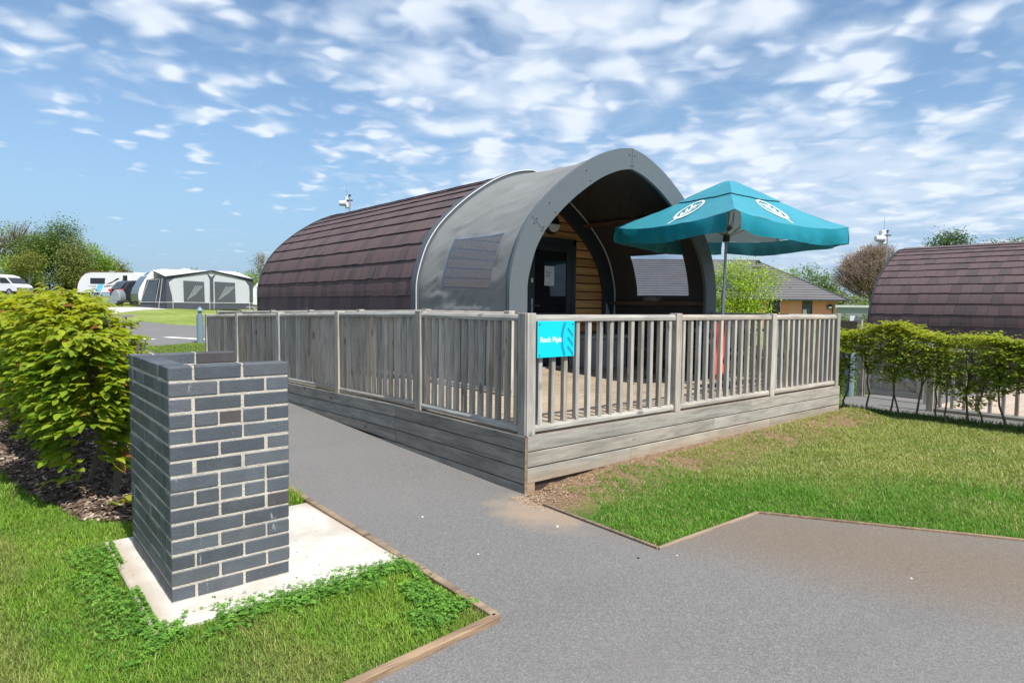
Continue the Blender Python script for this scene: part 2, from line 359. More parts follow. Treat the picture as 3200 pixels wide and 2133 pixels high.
def glassmat(name, col, alpha, rough=.08, haze=None):
    mt, n, out = material(name)
    t = n.add('ShaderNodeBsdfTransparent', {0: col}); g = n.add('ShaderNodeBsdfGlossy', {0: (.9, .9, .9), 1: rough})
    o = n.obj(); cr = n.ramp(n.noise(n.scale(o, (2, 5, 3)), 3.0, 4, .6, 2.5), .55, .72)
    ms = n.add('ShaderNodeMixShader', {0: n.math('ADD', n.math('MULTIPLY', cr, .16), .05)}); n.l.new(t.outputs[0], ms.inputs[1]); n.l.new(g.outputs[0], ms.inputs[2])
    if haze:
        d = n.add('ShaderNodeBsdfDiffuse', {0: haze}); m2 = n.add('ShaderNodeMixShader', {0: alpha}); n.l.new(ms.outputs[0], m2.inputs[1]); n.l.new(d.outputs[0], m2.inputs[2]); ms = m2
    n.l.new(ms.outputs[0], out.inputs[0]); return mt
M['clear_vinyl'] = glassmat('clear_vinyl', (.76, .81, .90), .25, .33, (.30, .37, .48))
M['dark_vinyl'] = glassmat('awning_window_vinyl', (.55, .58, .62), .25, .1, (.25, .26, .28))
M['dark_glass'] = pbr('dark_glazing', (.012, .014, .018), .04, spec=.9)
M['win_glass'] = pbr('window_glazing', (.05, .06, .075), .08, spec=.8)
# ------------------------------------------------------------ mesh helpers
ORG = {}
class MB:
    def __init__(s): s.v = []; s.f = []; s.c = []; s.uv = None
    def quad(s, a, b, c, d, col=(1, 1, 1)):
        k = len(s.v); s.v += [a, b, c, d]; s.f.append((k, k+1, k+2, k+3)); s.c.append(col)
    def poly(s, pts, col=(1, 1, 1)):
        k = len(s.v); s.v += list(pts); s.f.append(tuple(range(k, k+len(pts)))); s.c.append(col)
    def box(s, lo, hi, col=(1, 1, 1), R=None, bev=0):
        x0, y0, z0 = lo; x1, y1, z1 = hi
        P = [(x0, y0, z0), (x1, y0, z0), (x1, y1, z0), (x0, y1, z0), (x0, y0, z1), (x1, y0, z1), (x1, y1, z1), (x0, y1, z1)]
        if R is not None:
            Mx, o = R; P = [tuple(Mx @ Vector(p) + o) for p in P]
        k = len(s.v); s.v += P
        for f in ((0, 3, 2, 1), (4, 5, 6, 7), (0, 1, 5, 4), (1, 2, 6, 5), (2, 3, 7, 6), (3, 0, 4, 7)):
            s.f.append(tuple(k+i for i in f)); s.c.append(col)
        return s
    def bar(s, a, b, w, h, col=(1, 1, 1), up=(0, 0, 1)):
        a, b = Vector(a), Vector(b); d = b-a; L = d.length; d.normalize(); up = Vector(up)
        if abs(d.dot(up)) > .99: up = Vector((0, 1, 0))
        x = d.cross(up).normalized(); z = x.cross(d)
        Mx = Matrix((x, d, z)).transposed()
        return s.box((-w/2, 0, -h/2), (w/2, L, h/2), col, (Mx, a))
    def tube(s, pts, r, n=8, col=(1, 1, 1), cap=True, flat=None):
        pts = [Vector(p) for p in pts]; k0 = len(s.v); m_ = len(pts)
        rs = r if isinstance(r, (list, tuple)) else [r]*m_
        pr = None
        for i, p in enumerate(pts):
            d = (pts[min(i+1, m_-1)] - pts[max(i-1, 0)]).normalized()
            if pr is None:
                pr = d.cross(Vector((0, 0, 1)));
                if pr.length < .05: pr = d.cross(Vector((0, 1, 0)))
            pr = (pr - d*pr.dot(d)).normalized(); q = d.cross(pr)
            for j in range(n):
                a = 2*math.pi*j/n; s.v.append(tuple(p + (pr*math.cos(a) + q*math.sin(a))*rs[i]))
        for i in range(m_-1):
            for j in range(n):
                a = k0+i*n+j; b = k0+i*n+(j+1) % n
                s.f.append((a, b, b+n, a+n)); s.c.append(col)
        if cap:
            s.f.append(tuple(k0+j for j in reversed(range(n)))); s.c.append(col)
            s.f.append(tuple(k0+(m_-1)*n+j for j in range(n))); s.c.append(col)
        return s
    def prism(s, pts, ext, col=(1, 1, 1)):
        """closed polygon (3-D points) swept by the vector ext"""
        e = Vector(ext); A = [Vector(p) for p in pts]; B = [p+e for p in A]; n = len(A)
        s.poly([tuple(p) for p in reversed(A)], col); s.poly([tuple(p) for p in B], col)
        for i in range(n): s.quad(tuple(A[i]), tuple(A[(i+1) % n]), tuple(B[(i+1) % n]), tuple(B[i]), col)
        return s
    def build(s, name, mt, parent=None, smooth=False, bevel=0, label=None):
        me = bpy.data.meshes.new(name)
        off = ORG.get(parent, Vector((0, 0, 0))) if parent else Vector((0, 0, 0))
        me.from_pydata([tuple(Vector(p)-off) for p in s.v], [], s.f)
        ca = me.color_attributes.new('Col', 'BYTE_COLOR' if False else 'FLOAT_COLOR', 'CORNER')
        arr = np.ones((len(me.loops), 4), np.float32); i = 0
        for f, c in zip(s.f, s.c):
            if c != (1, 1, 1): arr[i:i+len(f), :3] = c
            i += len(f)
        ca.data.foreach_set('color', arr.ravel())
        me.materials.append(M[mt] if isinstance(mt, str) else mt)
        if bevel or smooth:
            bm = bmesh.new(); bm.from_mesh(me)
            bmesh.ops.remove_doubles(bm, verts=bm.verts, dist=1e-5)
            if bevel:
                eds = [e for e in bm.edges if len(e.link_faces) == 2 and e.calc_face_angle(0) > .6]
                bmesh.ops.bevel(bm, geom=eds, offset=bevel, segments=1, affect='EDGES', clamp_overlap=True)
            bmesh.ops.recalc_face_normals(bm, faces=bm.faces) if smooth != 'keep' else None
            bm.to_mesh(me); bm.free()
        if smooth:
            me.polygons.foreach_set('use_smooth', [True]*len(me.polygons))
            if smooth != 'keep': me.set_sharp_from_angle(angle=math.radians(40))
        ob = bpy.data.objects.new(name, me); COL.objects.link(ob)
        if parent: ob.parent = parent; ORG[ob] = off
        if label: ob['label'] = label
        return ob
def tag(o, label, cat, group=None):
    o['label'] = label; o['category'] = cat
    if group: o['group'] = group
    return o
def thing(name, label, cat, loc=(0, 0, 0), group=None):
    o = bpy.data.objects.new(name, None); COL.objects.link(o); o.location = loc; o.empty_display_size = .2
    ORG[o] = Vector(loc); return tag(o, label, cat, group)
def struct(o, kind='structure'): o['kind'] = kind; return o
def copy_part(o, parent, delta):
    c = o.copy(); COL.objects.link(c); c.parent = parent; c.location = o.location + Vector(delta); return c
def scatter(name, tv, tf, pos, R, scl, col, mt, parent=None, tuv=None, smooth=False):
    """many small pieces in ONE mesh. tv (k,3) template, R (n,3,3), scl (n,) or (n,3), col (n,3)"""
    tv = np.asarray(tv, float); n, k = len(pos), len(tv)
    scl = np.asarray(scl, float)
    if scl.ndim == 1: scl = np.repeat(scl[:, None], 3, 1)
    V = np.einsum('nij,nkj->nki', R, tv[None]*scl[:, None, :]) + pos[:, None, :]
    off = ORG.get(parent, Vector((0, 0, 0))) if parent else Vector((0, 0, 0))
    V -= np.array(off)[None, None]
    lens = [len(f) for f in tf]; nl = sum(lens); nf = len(tf)
    idx = np.concatenate([np.array(f) for f in tf])
    me = bpy.data.meshes.new(name)
    me.vertices.add(n*k); me.vertices.foreach_set('co', V.astype(np.float32).ravel())
    me.loops.add(n*nl); me.loops.foreach_set('vertex_index', (idx[None]+(np.arange(n)*k)[:, None]).astype(np.int32).ravel())
    st = np.concatenate([[0], np.cumsum(lens)[:-1]])
    me.polygons.add(n*nf)
    me.polygons.foreach_set('loop_start', (st[None]+(np.arange(n)*nl)[:, None]).astype(np.int32).ravel())
    me.update(calc_edges=True)
    ca = me.color_attributes.new('Col', 'FLOAT_COLOR', 'CORNER')
    c4 = np.ones((n, nl, 4), np.float32); c4[:, :, :3] = np.asarray(col)[:, None, :]
    ca.data.foreach_set('color', c4.ravel())
    if tuv is not None:
        ul = me.uv_layers.new(name='UVMap'); t = np.asarray(tuv, np.float32)[idx]
        ul.data.foreach_set('uv', np.repeat(t[None], n, 0).ravel())
    if smooth: me.polygons.foreach_set('use_smooth', np.ones(n*nf, bool))
    me.materials.append(M[mt]); me.validate()
    ob = bpy.data.objects.new(name, me); COL.objects.link(ob)
    if parent: ob.parent = parent; ORG[ob] = off
    return ob
def rotz_tilt(az, tilt, roll=None):
    """matrices: template's +y points out at azimuth az, pitched up by tilt (radians), rolled about own axis"""
    n = len(az); ca, sa, ct, st = np.cos(az), np.sin(az), np.cos(tilt), np.sin(tilt)
    y = np.stack([ca*ct, sa*ct, st], 1); x = np.stack([sa, -ca, np.zeros(n)], 1); z = np.cross(x, y)
    if roll is not None:
        cr, sr = np.cos(roll)[:, None], np.sin(roll)[:, None]; x, z = x*cr+z*sr, z*cr-x*sr
    return np.stack([x, y, z], 2)
def in_poly(P, poly):
    x, y = P[:, 0], P[:, 1]; r = np.zeros(len(P), bool); n = len(poly); j = n-1
    for i in range(n):
        xi, yi = poly[i]; xj, yj = poly[j]
        c = ((yi > y) != (yj > y)) & (x < (xj-xi)*(y-yi)/((yj-yi) or 1e-9)+xi); r ^= c; j = i
    return r
def vnoise(P, f, seed=0):
    """cheap smooth value noise on the ground plane, 0..1"""
    g = np.random.default_rng(seed).random((64, 64)); X = P[:, :2]*f+100; i = np.floor(X).astype(int); t = X-i; t = t*t*(3-2*t)
    a = g[i[:, 0] % 64, i[:, 1] % 64]; b = g[(i[:, 0]+1) % 64, i[:, 1] % 64]; c = g[i[:, 0] % 64, (i[:, 1]+1) % 64]; d = g[(i[:, 0]+1) % 64, (i[:, 1]+1) % 64]
    return (a*(1-t[:, 0])+b*t[:, 0])*(1-t[:, 1])+(c*(1-t[:, 0])+d*t[:, 0])*t[:, 1]
# ------------------------------------------------------------ ground heights
HY = [(4, 0), (5.7, .04), (8.57, .125), (13, .2), (20, .32), (30, .62), (44, 1.03), (60, 1.43), (75, 1.83), (110, 2.4)]
HX = [(10, 0), (17, -.25), (30, -.30)]
def h(x, y):
    return float(np.interp(y, [a for a, _ in HY], [b for _, b in HY]) + np.interp(x, [a for a, _ in HX], [b for _, b in HX]))
def bank(x, y):
    w = .55+.6*abs(math.sin(1.9*x)*math.sin(.83*x+1)); k = max(0., min(1., (y-(3.69-w*.75))/(w*.75))); k = k*k*(3-2*k)
    return k*(.015+.062*min(1, max(0, (x-3.5)/.8))+.007*(x-3.5)) if 3.45 < x < 9.3 else 0.
bankv = np.vectorize(bank)
def hv(P): return bankv(P[:, 0], P[:, 1])*(P[:, 1] < 3.75) + np.interp(P[:, 1], [a for a, _ in HY], [b for _, b in HY]) + np.interp(P[:, 0], [a for a, _ in HX], [b for _, b in HX])
def sheet(name, poly, dz, mt, kind='structure', parent=None):
    bm = bmesh.new(); bm.faces.new([bm.verts.new((x, y, 0)) for x, y in poly])
    for ax, ks in ((1, HY), (0, HX)):
        for k, _ in ks:
            no = (0, 1, 0) if ax else (1, 0, 0); co = (0, k, 0) if ax else (k, 0, 0)
            bmesh.ops.bisect_plane(bm, geom=bm.verts[:]+bm.edges[:]+bm.faces[:], plane_co=co, plane_no=no)
    for v in bm.verts: v.co.z = h(v.co.x, v.co.y)+dz
    bmesh.ops.recalc_face_normals(bm, faces=bm.faces)
    for f in bm.faces:
        if f.normal.z < 0: f.normal_flip()
    me = bpy.data.meshes.new(name); bm.to_mesh(me); bm.free(); me.materials.append(M[mt])
    o = bpy.data.objects.new(name, me); COL.objects.link(o)
    if kind: o['kind'] = kind
    return o
def VF(lat, dep):
    """ground-plan frame of the camera: lat metres to its right, dep metres out along its view"""
    return Vector((CR.x, CR.y)).normalized()*lat + Vector((CF.x, CF.y)).normalized()*dep
# ============================================================ GROUND
sheet('ground', [(-400, -400), (700, -400), (700, 700), (-400, 700)], 0, 'ground')
LAWN_R = [(3.20, 3.55), (3.17, 2.345), (4.27, 2.32), (5.12, .95), (7.9, -3.6), (60, -60), (60, 3.5), (3.25, 3.69)]
FORE = [(-12, -12), (13.05, -12), (5.14, .93), (4.29, 2.30), (3.145, 2.325), (3.18, 3.5), (3.262, 3.69), (3.262, 18.6), (1.85, 18.6), (1.85, 2.262), (-12, 1.13)]
sheet('road', FORE, .004, 'asphalt')
sheet('far_road', [(-20, 17.0), (3.2, 19.0), (3.8, 19.0), (4.8, 19.8), (6.5, 21.2), (12, 25.5), (30, 36), (34, 52), (14, 33), (8.5, 28.4), (6.8, 27.4), (6.2, 27.95), (5.7, 29.5), (5.2, 32), (3, 35), (-20, 44)], .004, 'asphalt')
sheet('far_lane', [VF(-75, 60), VF(-46, 60), VF(-38, 68), VF(-20, 68), VF(-20, 72), VF(-42, 73), VF(-80, 66)], .004, 'asphalt')
sheet('gravel_pitch', [(4.3, 34.2), (4.95, 35.6), (5.9, 38.6), (7.6, 42.2), (9.2, 43.4), (8.5, 47), (5.5, 46), (3.2, 38)], .009, 'gravel')
sheet('side_path', [(10.1, 4.12), (11.3, 4.66), (12.1, 4.66), (16.9, 4.3), (16.9, -8), (10.6, -8), (10.18, 2.0)], .004, 'asphalt')
g = thing('road_marking', 'white give way lines painted across the far road', 'road marking', (4.4, 21, .35))
def strip(a, b, w, name='painted_line'):
    a, b = Vector(a), Vector(b); d = (b-a).normalized(); nn = Vector((-d.y, d.x))*w/2; mb = MB()
    mb.quad(*[(p.x, p.y, h(p.x, p.y)+.011) for p in (a-nn, b-nn, b+nn, a+nn)]); mb.build(name, 'white_line', g)
strip((3.0, 22.6), (4.1, 21.15), .22); strip((4.55, 21.9), (5.6, 20.45), .30)
mb = MB(); nx, ny = 240, 18
gx = [3.45+5.85*i/nx for i in range(nx+1)]; gy = [2.92+.80*j/ny for j in range(ny+1)]
for i in range(nx+1):
    for j in range(ny+1):
        x, y = gx[i], gy[j]; ed = min(1, j/3, i/4, (nx-i)/6)
        mb.v.append((x, y, h(x, y)+(bank(x, y)+.012*max(0, math.sin(31*x+7*y)*math.sin(23*y-5*x)+.3)*(y > 3.1))*ed+.001-.004*(1-ed)))
for i in range(nx):
    for j in range(ny): a = i*(ny+1)+j; mb.f.append((a, a+ny+1, a+ny+2, a+1)); mb.c.append((1, 1, 1))
struct(mb.build('soil_bank', 'ground', smooth='keep'))
# concrete slab, mulch bed, timber edgings
mb = MB(); mb.box((.575, 3.085, -.05), (1.845, 4.47, .022)); o = mb.build('concrete_slab', 'slab', bevel=.008); tag(o, 'cream concrete slab with dark specks under the brick enclosure', 'slab')
def edging(name, pts, label, w=.035, z=.028):
    t = thing(name, label, 'edging', (pts[0][0], pts[0][1], 0))
    for a, b in zip(pts[:-1], pts[1:]):
        mb = MB(); mb.bar((*a, h(*a)-.03+z/2+.004), (*b, h(*b)-.03+z/2+.004), w, z+.06); mb.build('board', 'edging', t, bevel=.004)
    return t
edging('timber_edging', [(1.852, 9.0), (1.85, 4.5), (1.855, 3.2)], 'worn brown timber edging between concrete slab and asphalt path', .045)
edging('timber_edging', [(1.855, 3.16), (1.84, 2.262), (-.0, 2.10), (-6, 1.62)], 'pale timber edging round the corner of clover grass at the bottom', .045)
edging('timber_edging', [(3.20, 3.4), (3.16, 2.335), (4.285, 2.31), (5.125, .945), (9.0, -5.35)], 'zigzag timber edging along the front of the right lawn', .024, .014)
# ============================================================ DECK
DZ = .45
X0, X1, Y0 = 3.265, 8.90, 3.69
deck = thing('deck', 'raised weathered timber deck with grooved skirt boards under the pod canopy', 'deck', (X0, Y0, 0))
mb = MB()
y = Y0+.03
while y < 7.72:
    mb.box((X0+.03, y, DZ-.028), (X1, min(y+.138, 7.75), DZ)); y += .1435
o = mb.build('floor_boards', 'deck', deck); struct(o, 'stuff') if False else None
# ramp floor
def rz(y): return float(np.interp(y, [5.7, 13.0], [DZ, .285]))
mb = MB(); y = 7.76
while y < 13.0:
    mb.poly([(X0+.03, y, rz(y)), (4.62, y, rz(y)), (4.62, y+.136, rz(y+.136)), (X0+.03, y+.136, rz(y+.136))]); y += .1435
mb.build('ramp_boards', 'deck', deck)
# front skirt: three courses of grooved board, butt joints
for k, (zt, joints) in enumerate([(.45, [6.62]), (.325, [5.9]), (.197, [4.55, 7.05])]):
    xs = [X0+.002]+joints+[X1]
    for a, b in zip(xs[:-1], xs[1:]):
        mb = MB(); mb.box((a+.001, Y0-.0, zt-.1175), (b-.001, Y0+.028, zt)); mb.build('skirt_board', 'skirt_x', deck, bevel=.003)
mb = MB(); mb.box((X0+.03, Y0+.03, 0), (X1, Y0+.05, .42)); mb.build('backing', 'dark_slats', deck)
mb = MB(); mb.box((X0+.012, Y0+.004, -.02), (X0+.11, Y0+.03, .08)); mb.build('corner_post_foot', 'edging', deck)
# side skirt, following the ramp beyond the kink
def side_board(ys, k, zb=None):
    mb = MB(); off = .1265*k
    top = lambda y: (DZ if y < 5.7 else rz(y)) - off
    for a, b in zip(ys[:-1], ys[1:]):
        za, zb_ = top(a), top(b); la, lb = za-.1175, zb_-.1175
        ga, gb = h(0, a)+.004, h(0, b)+.004
        if za < ga and zb_ < gb: continue
        la, lb = max(la, ga-.03), max(lb, gb-.03)
        A = [(X0, a, la), (X0, b, lb), (X0, b, zb_), (X0, a, za)]
        mb.prism(A, (.028, 0, 0))
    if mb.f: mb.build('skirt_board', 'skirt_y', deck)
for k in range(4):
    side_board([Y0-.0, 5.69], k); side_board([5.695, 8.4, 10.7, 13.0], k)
mb = MB(); mb.box((X0+.03, Y0+.05, 0), (X0+.05, 5.7, .42)); mb.prism([(X0+.03, 5.7, 0), (X0+.03, 13, .1), (X0+.03, 13, .25), (X0+.03, 5.7, .42)], (.02, 0, 0)); mb.build('side_backing', 'dark_slats', deck)
mb = MB(); mb.box((X0-.004, Y0-.004, .0), (X0+.022, Y0-.001, .45)); mb.build('corner_end_grain', 'edging', deck)
# ---- railings
def post_mesh(hh, w=.09):
    mb = MB(); mb.box((-w/2, -w/2, 0), (w/2, w/2, hh)); return mb
def proto(mb, name, mt, bevel=.004): 
    o = mb.build(name, mt, bevel=bevel); return o
PICK = {}
def railing(name, label, a, b, posts, zf, axis, npick, post_w=.09, inset=0, skip=(), endpost=True, top=.945, h_post=.965, pick_side=0, group=None):
    """a,b: start and end of the run on plan; posts: distances of the posts; zf: floor height at distance"""
    a, b = Vector(a), Vector(b); d = (b-a).normalized(); nrm = Vector((-d.y, d.x))
    t = thing(name, label, 'railing', (a.x, a.y, zf(0)), group)
    P = lambda s, z, o=0: (a.x+d.x*s+nrm.x*o, a.y+d.y*s+nrm.y*o, z)
    first = None
    for s in posts:
        if first is None:
            mb = post_mesh(h_post, post_w); o = mb.build('post', 'wood_z', bevel=.004); o.parent = t; first = o
        else:
            o = first.copy(); COL.objects.link(o); o.parent = t
        p = Vector(P(s, zf(s))); o.location = p-ORG[t]
        o.rotation_euler = (random.uniform(-.006, .006), random.uniform(-.006, .006), random.choice([0, math.pi/2]))
    # twist-free picket, shared mesh
    mbp = MB(); hp = top-.05-.055; mbp.box((-.021, -.021, 0), (.021, .021, hp)); pm = None
    mt = 'wood_x' if abs(d.x) > .5 else 'wood_y'
    for i, (s0, s1) in enumerate(zip(posts[:-1], posts[1:])):
        w = post_w/2
        for (zz, r, nm) in ((top-.022, .030, 'handrail'), (.048, .029, 'bottom_rail')):
            mb = MB(); A = Vector(P(s0+w+.002, zf(s0)+zz)); B = Vector(P(s1-w-.002, zf(s1)+zz))
            # rounded-top section
            sec = [(-r, -r*.75), (r, -r*.75), (r*1.05, r*.1), (r*.75, r*.75), (0, r), (-r*.75, r*.75), (-r*1.05, r*.1)]
            n3 = Vector((nrm.x, nrm.y, 0)); k0 = len(mb.v)
            for C_ in (A, B):
                for u, v in sec: mb.v.append(tuple(C_+n3*u+Vector((0, 0, v))))
            m_ = len(sec)
            for j in range(m_): mb.f.append((j, (j+1) % m_, m_+(j+1) % m_, m_+j)); mb.c.append((1, 1, 1))
            mb.f.append(tuple(reversed(range(m_)))); mb.c.append((1, 1, 1)); mb.f.append(tuple(range(m_, 2*m_))); mb.c.append((1, 1, 1))
            mb.build(nm, mt, t)
        n = npick[i] if isinstance(npick, (list, tuple)) else npick
        for j in range(n):
            s = s0+w+(s1-s0-2*w)*(j+.5)/n
            if pm is None:
                o = mbp.build('picket', 'wood_z', bevel=.003); o.parent = t; pm = o
            else:
                o = pm.copy(); COL.objects.link(o); o.parent = t
            o.location = Vector(P(s, zf(s)+.062))-ORG[t]
            o.rotation_euler = (random.uniform(-.004, .004), random.uniform(-.004, .004), random.uniform(-.05, .05))
    return t
flat = lambda s: DZ
railing('railing', 'front railing of upright pickets on the deck beside the cyan name sign', (3.335, 3.745), (8.86, 3.745), [0, 1.93, 3.775, 5.50], flat, 0, [13, 13, 12])
railing('railing', 'long left railing of the deck and ramp beside the asphalt path', (3.325, 3.76), (3.325, 12.6), [0, 1.53, 3.33, 5.24, 7.08, 8.85], lambda s: DZ if s+3.76 < 5.7 else rz(s+3.76), 1, [12, 14, 14, 14, 14])
railing('railing', 'inner railing between the ramp and the tiled pod wall', (4.62, 5.52), (4.62, 16.6), [0, 1.7, 3.6, 5.5, 7.4, 9.25, 11.05], lambda s: DZ-.012*max(0, s-1.7)*1.25, 1, [13, 13, 13, 13, 13, 13])
railing('railing', 'short right railing of the deck ending at the canopy arch', (8.86, 3.86), (8.86, 5.55), [.9, 1.69] if False else [.0, 1.69], flat, 1, [13])
# ---- name sign
sg = thing('name_sign', 'cyan sign reading Rock Pipit with a teal leaf emblem on the front railing', 'sign', (3.59, 3.70, 1.06))
SX0, SX1, SZ0, SZ1, SY = 3.384, 3.795, 1.063, 1.352, 3.700
mb = MB(); mb.box((SX0, SY-.006, SZ0), (SX1, SY, SZ1)); mb.build('plate', 'sign', sg, bevel=.002)
def text(body, size, loc, rot, mt, parent, name, ext=.0006, bold=.0):
    cu = bpy.data.curves.new('t', 'FONT'); cu.body = body; cu.size = size; cu.extrude = ext; cu.offset = bold
    ob = bpy.data.objects.new('t', cu); COL.objects.link(ob); bpy.context.view_layer.update()
    me = bpy.data.meshes.new_from_object(ob.evaluated_get(bpy.context.evaluated_depsgraph_get())); bpy.data.objects.remove(ob)
    R = rot.to_4x4(); R.translation = Vector(loc)-ORG[parent]; me.transform(R); me.materials.clear(); me.materials.append(M[mt])
    o = bpy.data.objects.new(name, me); COL.objects.link(o); o.parent = parent; return o
RXZ = Matrix(((1, 0, 0), (0, 0, -1), (0, 1, 0)))      # text lying in x, standing up in z, facing -y
text('Rock Pipit', .0575, (SX0+.026, SY-.0072, 1.186), RXZ, 'lettering', sg, 'lettering', bold=.0009)
def arc(mb, cx, cz, rx, rz_, a0, a1, w, yy, n=36, clip=None):
    P = []
    for i in range(n+1):
        a = a0+(a1-a0)*i/n; P.append((math.cos(a), math.sin(a)))
    for (c0, s0), (c1, s1) in zip(P[:-1], P[1:]):
        q = [(cx+(rx-w/2)*c0, yy, cz+(rz_-w/2)*s0), (cx+(rx+w/2)*c0, yy, cz+(rz_+w/2)*s0), (cx+(rx+w/2)*c1, yy, cz+(rz_+w/2)*s1), (cx+(rx-w/2)*c1, yy, cz+(rz_-w/2)*s1)]
        if clip and any(p[0] > clip[0] or p[2] > clip[1] or p[2] < clip[2] for p in q): continue
        mb.quad(*q)
mb = MB(); yy = SY-.0072
arc(mb, SX1-.006, 1.207, .138, .20, math.pi*.5, math.pi*1.5, .025, yy, 60, (SX1, SZ1, SZ0))
for zc in (1.265, 1.192, 1.118):
    mb.quad((SX1-.088, yy, zc+.022), (SX1-.070, yy, zc+.034), (SX1-.018, yy, zc-.022), (SX1-.018, yy, zc-.050))
mb.quad((SX1-.032, yy, 1.30), (SX1-.020, yy, 1.345), (SX1-.020, yy, 1.07), (SX1-.032, yy, 1.09)) if False else None
mb.build('emblem', 'sign_dark', sg)
for bx, bz in ((.022, .022), (SX1-SX0-.022, .022), (.022, SZ1-SZ0-.022), (SX1-SX0-.022, SZ1-SZ0-.022)):
    mb = MB(); mb.tube([(SX0+bx, SY-.006, SZ0+bz), (SX0+bx, SY-.012, SZ0+bz)], [.008, .006], 10); mb.build('bolt', 'sign_dark', sg)
# ============================================================ BRICK ENCLOSURE
be = thing('brick_enclosure', 'open sided blue brick bin enclosure standing on the concrete slab', 'brick wall', (.98, 3.85, .022))
bk = MB(); mo = MB(); CH = .0763; BL = .2245; TH = .107; GAP = .0105
bx0, bx1, by0, by1, bz0 = .70, 1.272, 3.335, 4.32, .022
BC = [(.066, .077, .092), (.078, .090, .106), (.055, .063, .076), (.086, .095, .108), (.060, .054, .058), (.074, .062, .064)]
def brickcol():
    c = random.choices(BC, [5, 5, 4, 4, .5, .5])[0]; k = random.uniform(.88, 1.14); return tuple(x*k for x in c)
def brick(x0, x1, y0, y1, z0):
    e = .0012; j = lambda: random.uniform(-.0026, .0022)
    bk.box((x0+j(), y0+j(), z0+e), (x1+j(), y1+j(), z0+CH-GAP+e*.5), brickcol())
for k in range(15):
    z = bz0+k*CH+.004; hdr = (k in (6, 11)); par = k % 2
    # front leaf (faces -y)
    x = bx0
    if hdr: seq = [.5]*5
    else: seq = [.5, 1, 1] if par == 0 else [1, 1, .5]
    for s in seq:
        w = (bx1-bx0)*s/2.5; brick(x, x+w-(GAP if x+w < bx1-.02 else 0), by0, by0+TH, z); x += w
    # rear leaf
    x = bx0
    for s in ([.5, 1, 1] if par == 0 else [1, 1, .5]):
        w = (bx1-bx0)*s/2.5; brick(x, x+w-(GAP if x+w < bx1-.02 else 0), by1-TH, by1, z); x += w
    # side leaf (faces -x)
    ya, yb = by0+TH+GAP, by1-TH-GAP
    yy_ = ya; step = BL
    if par == 0: yy_ = ya; brick(bx0, bx0+TH, yy_, yy_+step*.5-GAP, z); yy_ += step*.5
    while yy_ < yb-.02:
        e_ = min(yy_+step-GAP, yb); brick(bx0, bx0+TH, yy_, e_, z); yy_ += step
bk.build('bricks', 'brick', be, bevel=.004)
r = .0035
zt = bz0+15*CH-.016
mo.box((bx0+r, by0+r, bz0), (bx1-r, by0+TH-r, zt)); mo.box((bx0+r, by1-TH+r, bz0), (bx1-r, by1-r, zt)); mo.box((bx0+r, by0+TH-.004, bz0), (bx0+TH-r, by1-TH+.004, zt))
# perpends of the top course come up flush
for (a, b_) in ((bx0+.5*(bx1-bx0)/2.5, 0), (bx0+1.5*(bx1-bx0)/2.5, 0)):
    mo.box((a-GAP, by0+r, zt-.002), (a, by0+TH-r, zt+.0135)); mo.box((a-GAP, by1-TH+r, zt-.002), (a, by1-r, zt+.0135))
mo.build('mortar', 'mortar', be)
# ============================================================ POD
PROF = [(2.06, -.35), (2.085, .3), (2.09, 1.05), (2.08, 1.36), (1.985, 1.69), (1.89, 1.895), (1.72, 2.13), (1.47, 2.375), (1.22, 2.575), (1.0, 2.725), (.75, 2.875), (.5, 2.99), (.25, 3.075), (0, 3.12)]
def catmull(P, n=8):
    P = [np.array(p, float) for p in P]; P = [2*P[0]-P[1]]+P+[2*P[-1]-P[-2]]; out = []
    for i in range(1, len(P)-2):
        for t in np.linspace(0, 1, n, endpoint=False):
            a, b, c, d = P[i-1:i+3]; out.append(.5*((2*b)+(-a+c)*t+(2*a-5*b+4*c-d)*t*t+(-a+3*b-3*c+d)*t**3))
    out.append(P[-2]); return np.array(out)
PC = catmull(PROF); SL = np.concatenate([[0], np.cumsum(np.hypot(*np.diff(PC, axis=0).T))]); STOT = SL[-1]
TG = np.gradient(PC, axis=0); TG /= np.linalg.norm(TG, axis=1)[:, None]; NR = np.stack([TG[:, 1], -TG[:, 0]], 1)   # outward
def prof(s, off=0, side=1):
    """arc length s from the foot, off metres outward, side -1 = the -x side"""
    q = np.array([np.interp(s, SL, PC[:, 0]), np.interp(s, SL, PC[:, 1])]); nn = np.array([np.interp(s, SL, NR[:, 0]), np.interp(s, SL, NR[:, 1])]); nn /= np.linalg.norm(nn)
    q = q+nn*off
    return (side*max(q[0], 0.0), q[1])
def s_at(z): return float(np.interp(z, PC[:, 1], SL))
def ring(y0, y1, o_out, o_in, s0=0, n=46):
    """board arch between two offsets of the profile, one closed solid"""
    mb = MB(); st = [s0+(STOT-s0)*i/n for i in range(n+1)]
    pts = [(-1, s) for s in st]+[(1, s) for s in reversed(st[:-1])]
    k = len(pts)
    for side, s in pts:
        a = prof(s, o_out, side); b = prof(s, -o_in, side)
        if s >= STOT-1e-6: a = (0, PC[-1][1]+o_out); b = (0, PC[-1][1]-o_in)
        mb.v += [(a[0], y0, a[1]), (b[0], y0, b[1]), (b[0], y1, b[1]), (a[0], y1, a[1])]
    for i in range(k-1):
        for j in range(4):
            mb.f.append((i*4+j, i*4+(j+1) % 4, i*4+4+(j+1) % 4, i*4+4+j)); mb.c.append((1, 1, 1))
    mb.f.append((0, 1, 2, 3)); mb.f.append((4*k-1, 4*k-2, 4*k-3, 4*k-4)); mb.c += [(1, 1, 1)]*2
    return mb
def shift(mb, o):
    mb.v = [(p[0]+o[0], p[1]+o[1], p[2]+o[2]) for p in mb.v]; return mb
YB = 8.40; YD = 2.03
